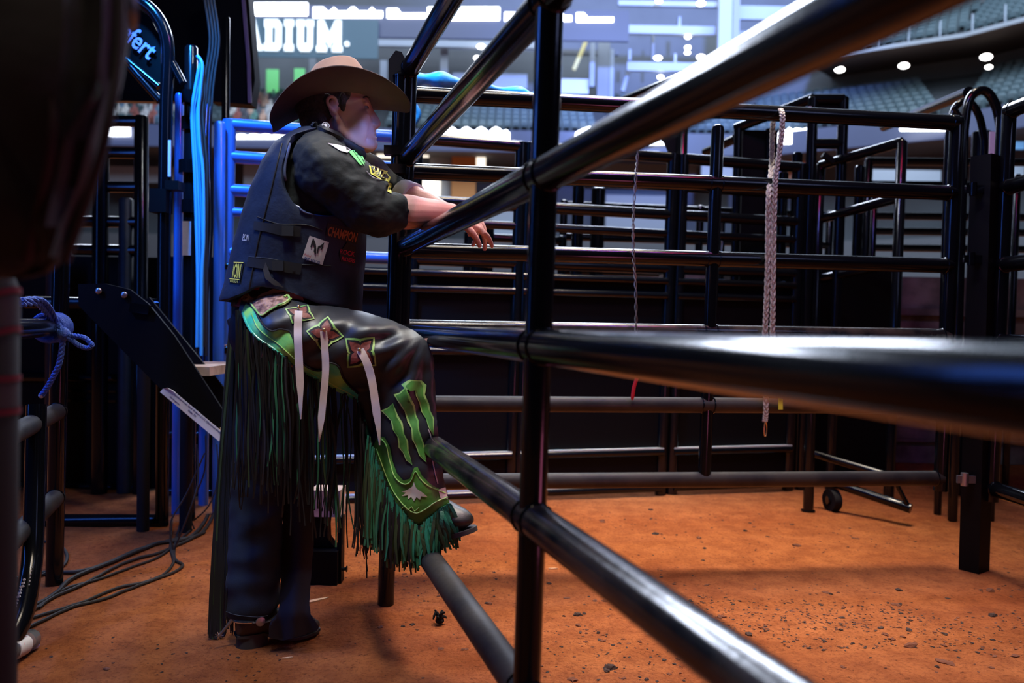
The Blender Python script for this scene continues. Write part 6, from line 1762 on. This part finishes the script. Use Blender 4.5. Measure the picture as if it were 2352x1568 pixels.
# ---- fringes
def lerp_tab(tab, x):
    for (x0, y0), (x1, y1) in zip(tab, tab[1:]):
        if x <= x1: t = max(0, (x-x0)/(x1-x0)); return y0 + (y1-y0)*t
    return tab[-1][1]
def strip_strand(mb, P, w_, mi):
    n = len(P); V = []; F = []
    for i, q in enumerate(P):
        s = Vector((1, 0.25*math.sin(i*.8), 0)).normalized(); ww = w_*(1 if i < n-2 else 0.7)
        V += [q - s*ww/2 + Vector((0, -0.0007, 0)), q + s*ww/2 + Vector((0, -0.0007, 0)), q + s*ww/2 + Vector((0, .0007, 0)), q - s*ww/2 + Vector((0, .0007, 0))]
    for i in range(n-1):
        for k in range(4): a = i*4+k; b = i*4+(k+1) % 4; F.append((a, b, b+4, a+4))
    F += [(0, 1, 2, 3), tuple(range(4*n-4, 4*n))]
    mb.add(V, F, mi)
def fringes():
    rnd = random.Random(9)
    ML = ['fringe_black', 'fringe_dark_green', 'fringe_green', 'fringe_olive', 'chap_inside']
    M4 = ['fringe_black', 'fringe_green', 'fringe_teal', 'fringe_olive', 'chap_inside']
    # long fringe from the thigh
    mb = MB(); ends = [(545, 1130), (600, 1100), (640, 1120), (700, 1170), (760, 1200), (820, 1240), (850, 1262)]
    path = smooth_path([Vector((u, v, 0)) for u, v in CH_LOW + CH_BACK[:2]], 40)
    for i in range(0, len(path)-1, 1):
        if rnd.random() < 0.56: continue
        u, v = path[i].x + rnd.uniform(-2, 2), path[i].y - 3
        loc, nrm = cast(BC, u, v - 6, 2.05); y = loc.y - 0.004 + rnd.uniform(-.004, .012)
        y_end = min(y, 2.12) + rnd.uniform(-0.01, 0.035); e = lerp_tab(ends, u) + rnd.gauss(0, 34)
        a, b = W(u, v, y), W(u + rnd.gauss(0, 7), e, y_end); sw = rnd.gauss(0, 0.010)
        P = [a.lerp(b, t) + Vector((sw*math.sin(t*3.1) + .003*math.sin(t*9 + i), 0.008*math.sin(t*4 + i), 0)) for t in [k/9 for k in range(10)]]
        r = rnd.random(); mi = 1 if r < .06 else 2 if r < .09 else 3 if r < .16 else 4 if r < .24 else 0
        strip_strand(mb, P, rnd.uniform(0.0032, 0.0060), mi)
    mb.build('fringe', ML, CHAP, 0)
    # fringe round the lower flap
    mb = MB(); path = smooth_path([Vector((u, v, 0)) for u, v in CH_BACK[1:] + CH_BOT], 26)
    ends = [(846, 1230), (870, 1258), (900, 1288), (935, 1298), (962, 1292), (985, 1268), (1010, 1252), (1036, 1238)]
    for i in range(len(path)-1):
        u, v = path[i].x, path[i].y
        loc, nrm = cast(BC, u - (3 if u < 950 else 0), v - 5, 2.06); y = loc.y - 0.005 + rnd.uniform(-.006, .004)
        slant = 20*max(0, (u-975)/50) + rnd.gauss(0, 5)
        e = lerp_tab(ends, u) + rnd.gauss(0, 12)
        a, b = W(u, v - 4, y), W(u + slant - (8 if u < 900 else 0), e, y + rnd.uniform(-.02, .012))
        P = [a.lerp(b, t) + Vector((.004*math.sin(t*5 + i), -0.006*math.sin(t*3.1), 0)) for t in [k/7 for k in range(8)]]
        r = rnd.random(); mi = (2 if r < .45 else 1 if r < .75 else 3) if u > 960 else (3 if r < .42 else 1 if r < .62 else 2 if r < .68 else 0)
        strip_strand(mb, P, rnd.uniform(0.0045, 0.0075) if u < 960 else rnd.uniform(0.007, 0.0105), mi)
        # bright twisted heads of the strands
        if i % 2 == 0: strip_strand(mb, [a + Vector((0, -.003, .002)), a.lerp(b, .12) + Vector((0, -.004, 0)), a.lerp(b, .2)+ Vector((0, -.003, 0))], 0.005, 2)
    mb.build('fringe', M4, CHAP, 0)
    # the other leg's chap: dark leather on the far side with its own back fringe
    def LY(u, v): return 2.36 - 0.03*math.sqrt(max(0, 1 - ((u-665)/70)**2)) - 0.05*max(0, (v-1000)/470) - 0.085*max(0, min(1, (v-1310)/100))
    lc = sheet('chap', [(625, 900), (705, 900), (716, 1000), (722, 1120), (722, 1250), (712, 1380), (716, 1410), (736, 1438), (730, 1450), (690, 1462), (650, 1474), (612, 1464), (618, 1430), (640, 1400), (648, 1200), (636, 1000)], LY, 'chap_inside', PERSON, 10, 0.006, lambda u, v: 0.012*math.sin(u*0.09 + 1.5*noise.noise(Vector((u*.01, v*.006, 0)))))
    mb = MB()
    for i in range(46):
        t = rnd.random(); u0 = 530 + 16*t + rnd.uniform(-8, 8); v0 = 740 + 120*rnd.random()
        u1 = 478 + 56*t + rnd.gauss(0, 3); v1 = 1468 - 18*rnd.random() - (40*rnd.random() if t > .6 else 0); ya = 2.40; yb = 2.27
        um = u0*0.5 + u1*0.5 - 6*rnd.random(); a, m_, b = W(u0, v0, ya), W(um - 4, (v0+v1)/2, (ya+yb)/2), W(u1, v1, yb)
        P = smooth_path([a, m_, b], 6)
        strip_strand(mb, P, rnd.uniform(0.004, 0.007), 0 if rnd.random() < .95 else 3)
    mb.build('fringe', M4, lc, 0)
    lf = sheet('back_flap', [(536, 720), (560, 735), (560, 900), (548, 1100), (532, 1300), (520, 1466), (476, 1468), (486, 1330), (512, 1100), (528, 900)], lambda u, v: 2.42 - 0.12*(v-720)/750, 'chap_leather', lc, 12, 0.005, lambda u, v: 0.01*math.sin(u*.2))
fringes()

# ---- boots
def boots():
    # planted boot: heel towards the lens, toe away
    heel, toe = G(524, 1490), G(725, 1452); heel.z = toe.z = 0; d = (toe-heel).normalized(); s = Vector((d.y, -d.x, 0)); L = 0.245
    heel = heel + d*0.02
    mb = MB(); secs = []
    for t, w_, h0, h1 in [(0.0, .026, .030, .098), (0.05, .038, .028, .118), (0.18, .041, .026, .13), (0.30, .035, .024, .125), (0.45, .037, .014, .100), (0.60, .045, .008, .080), (0.75, .047, .008, .066), (0.88, .036, .010, .052), (0.97, .018, .014, .038), (1.0, .006, .020, .030)]:
        c = heel + d*L*t; ring = []
        for k in range(20):
            a = 2*math.pi*k/20; ca, sa = math.cos(a), math.sin(a)
            zz = h0 + (h1-h0)*(0.5 + 0.5*sa); wv = w_*(1 - 0.35*max(0, sa))
            ring.append(c + s*math.copysign(abs(ca)**.8, ca)*wv + UP*zz)
        secs.append(ring)
    mb.loft(secs); me = evaluated(mb.mesh('boot'), [('SUBSURF', dict(levels=2))]); b = child('boot', me, 'boot_brown', None, 180)
    mb = MB(); limb(mb, [(heel + d*0.055 + UP*.10, .040), (heel + d*0.055 + UP*.145, .038)], 18); mb.build('shaft', 'boot_brown', b)
    mb = MB(); mb.loft([[heel + d*(0.046 + x*(.046 - z*.1)) + s*y*(.037 - z*.05) + UP*z for x, y in [(math.cos(a), math.sin(a)) for a in [2*math.pi*k/18 for k in range(18)]]] for z in (0.0, 0.038)]); mb.build('heel', 'boot_sole', b)
    mb = MB(); out = [(0.0, .022), (.1, .034), (.3, .034), (.45, .036), (.62, .047), (.78, .048), (.92, .032), (1.0, .008)]
    V = [heel + d*L*t + s*w_*sg + UP*(.006 + (.026 if t < .35 else .010 if t < .5 else 0) + zz) for zz in (0, .008) for sg in (-1, 1) for t, w_ in out]; n = len(out)
    F = []
    for i in range(n-1): F += [(i, i+1, n+i+1, n+i), (2*n+i, 2*n+i+1, 3*n+i+1, 3*n+i), (i, i+1, 2*n+i+1, 2*n+i), (n+i, n+i+1, 3*n+i+1, 3*n+i)]
    mb.add(V, F); mb.build('sole', 'boot_sole', b)
    # spur: band, shank, rowel, strap and buckle
    sp_c = heel + d*0.045 + UP*0.083
    mb = MB(); mb.tube([sp_c + d*math.cos(a)*-0.052*1.0 + s*math.sin(a)*0.046 for a in [(-1.5 + 3.0*k/14) for k in range(15)]], 0.005, 8); spur = mb.build('spur', 'chrome', b)
    back = sp_c - d*0.053; sh = W(524, 1438, back.y - .01); end = W(503, 1460, back.y - .005)
    mb = MB(); mb.tube([back, back.lerp(end, .45), end], [0.006, 0.0045, 0.003], 8); mb.build('shank', 'galvanized', spur)
    mb = MB(); n_ = 10
    for k in range(n_): a = 2*math.pi*k/n_; v_ = (d*math.cos(a) + UP*math.sin(a))*.013; mb.tube([end, end + v_], [0.002, .001], 6)
    mb.build('rowel', 'chrome', spur)
    mb = MB(); q = sp_c + d*0.02 - s*0.0 + s*0.048
    mb.tube(smooth_path([sp_c + s*0.047 - d*.01, sp_c + s*.047 + d*.035 - UP*.004, sp_c + s*.045 + d*.085 + UP*.022, sp_c + d*.115 + UP*.045], 6), 0.009, 8, flat=.35); mb.build('spur_strap', 'boot_brown', spur)
    mb = MB(); c = sp_c + s*0.052 + d*.012; mb.lathe([(0.0005, 0), (.014, 0), (.013, .004), (.0005, .006)], c, s.to_track_quat('Z', 'Y').to_matrix(), 18); mb.build('concho', 'galvanized', spur)
    # raised boot resting across the low rail
    A = W(962, 1212, 2.135); T = W(1070, 1192, 2.09); d = (T-A).normalized(); s = d.cross(UP).normalized(); u = s.cross(d); L = (T-A).length + .02
    mb = MB(); secs = []
    for t, w_, h0, h1 in [(0.0, .022, -.020, .06), (0.08, .034, -.028, .09), (0.3, .036, -.028, .105), (0.48, .038, -.026, .085), (0.62, .046, -.026, .060), (0.78, .047, -.024, .040), (0.9, .036, -.020, .026), (0.98, .016, -.014, .012), (1.0, .006, -.008, .006)]:
        c = A + d*L*t; ring = []
        for k in range(20):
            a = 2*math.pi*k/20; ca, sa = math.cos(a), math.sin(a); zz = h0 + (h1-h0)*(0.5+0.5*sa); ring.append(c + s*math.copysign(abs(ca)**.8, ca)*w_*(1-.35*max(0, sa)) + u*zz)
        secs.append(ring)
    mb.loft(secs); me = evaluated(mb.mesh('boot'), [('SUBSURF', dict(levels=2))]); b = child('boot', me, 'boot_dark', None, 180)
    mb = MB(); out = [(0.0, .022), (.1, .034), (.35, .035), (.5, .038), (.64, .049), (.79, .050), (.91, .038), (1.0, .012)]; n = len(out)
    V = [A + d*L*1.01*t + s*w_*sg + u*(-.036 + zz) for zz in (0, .012) for sg in (-1, 1) for t, w_ in out]
    F = []
    for i in range(n-1): F += [(i, i+1, n+i+1, n+i), (2*n+i, 2*n+i+1, 3*n+i+1, 3*n+i), (i, i+1, 2*n+i+1, 2*n+i), (n+i, n+i+1, 3*n+i+1, 3*n+i)]
    F += [(n-1, 2*n-1, 4*n-1, 3*n-1)]
    mb.add(V, F); mb.build('sole', 'boot_sole', b)
    mb = MB(); limb(mb, [(A + d*.055 + u*.06, .042), (J['ankR'] + UP*.04, .05)], 16); mb.build('shaft', 'boot_dark', b)
boots()
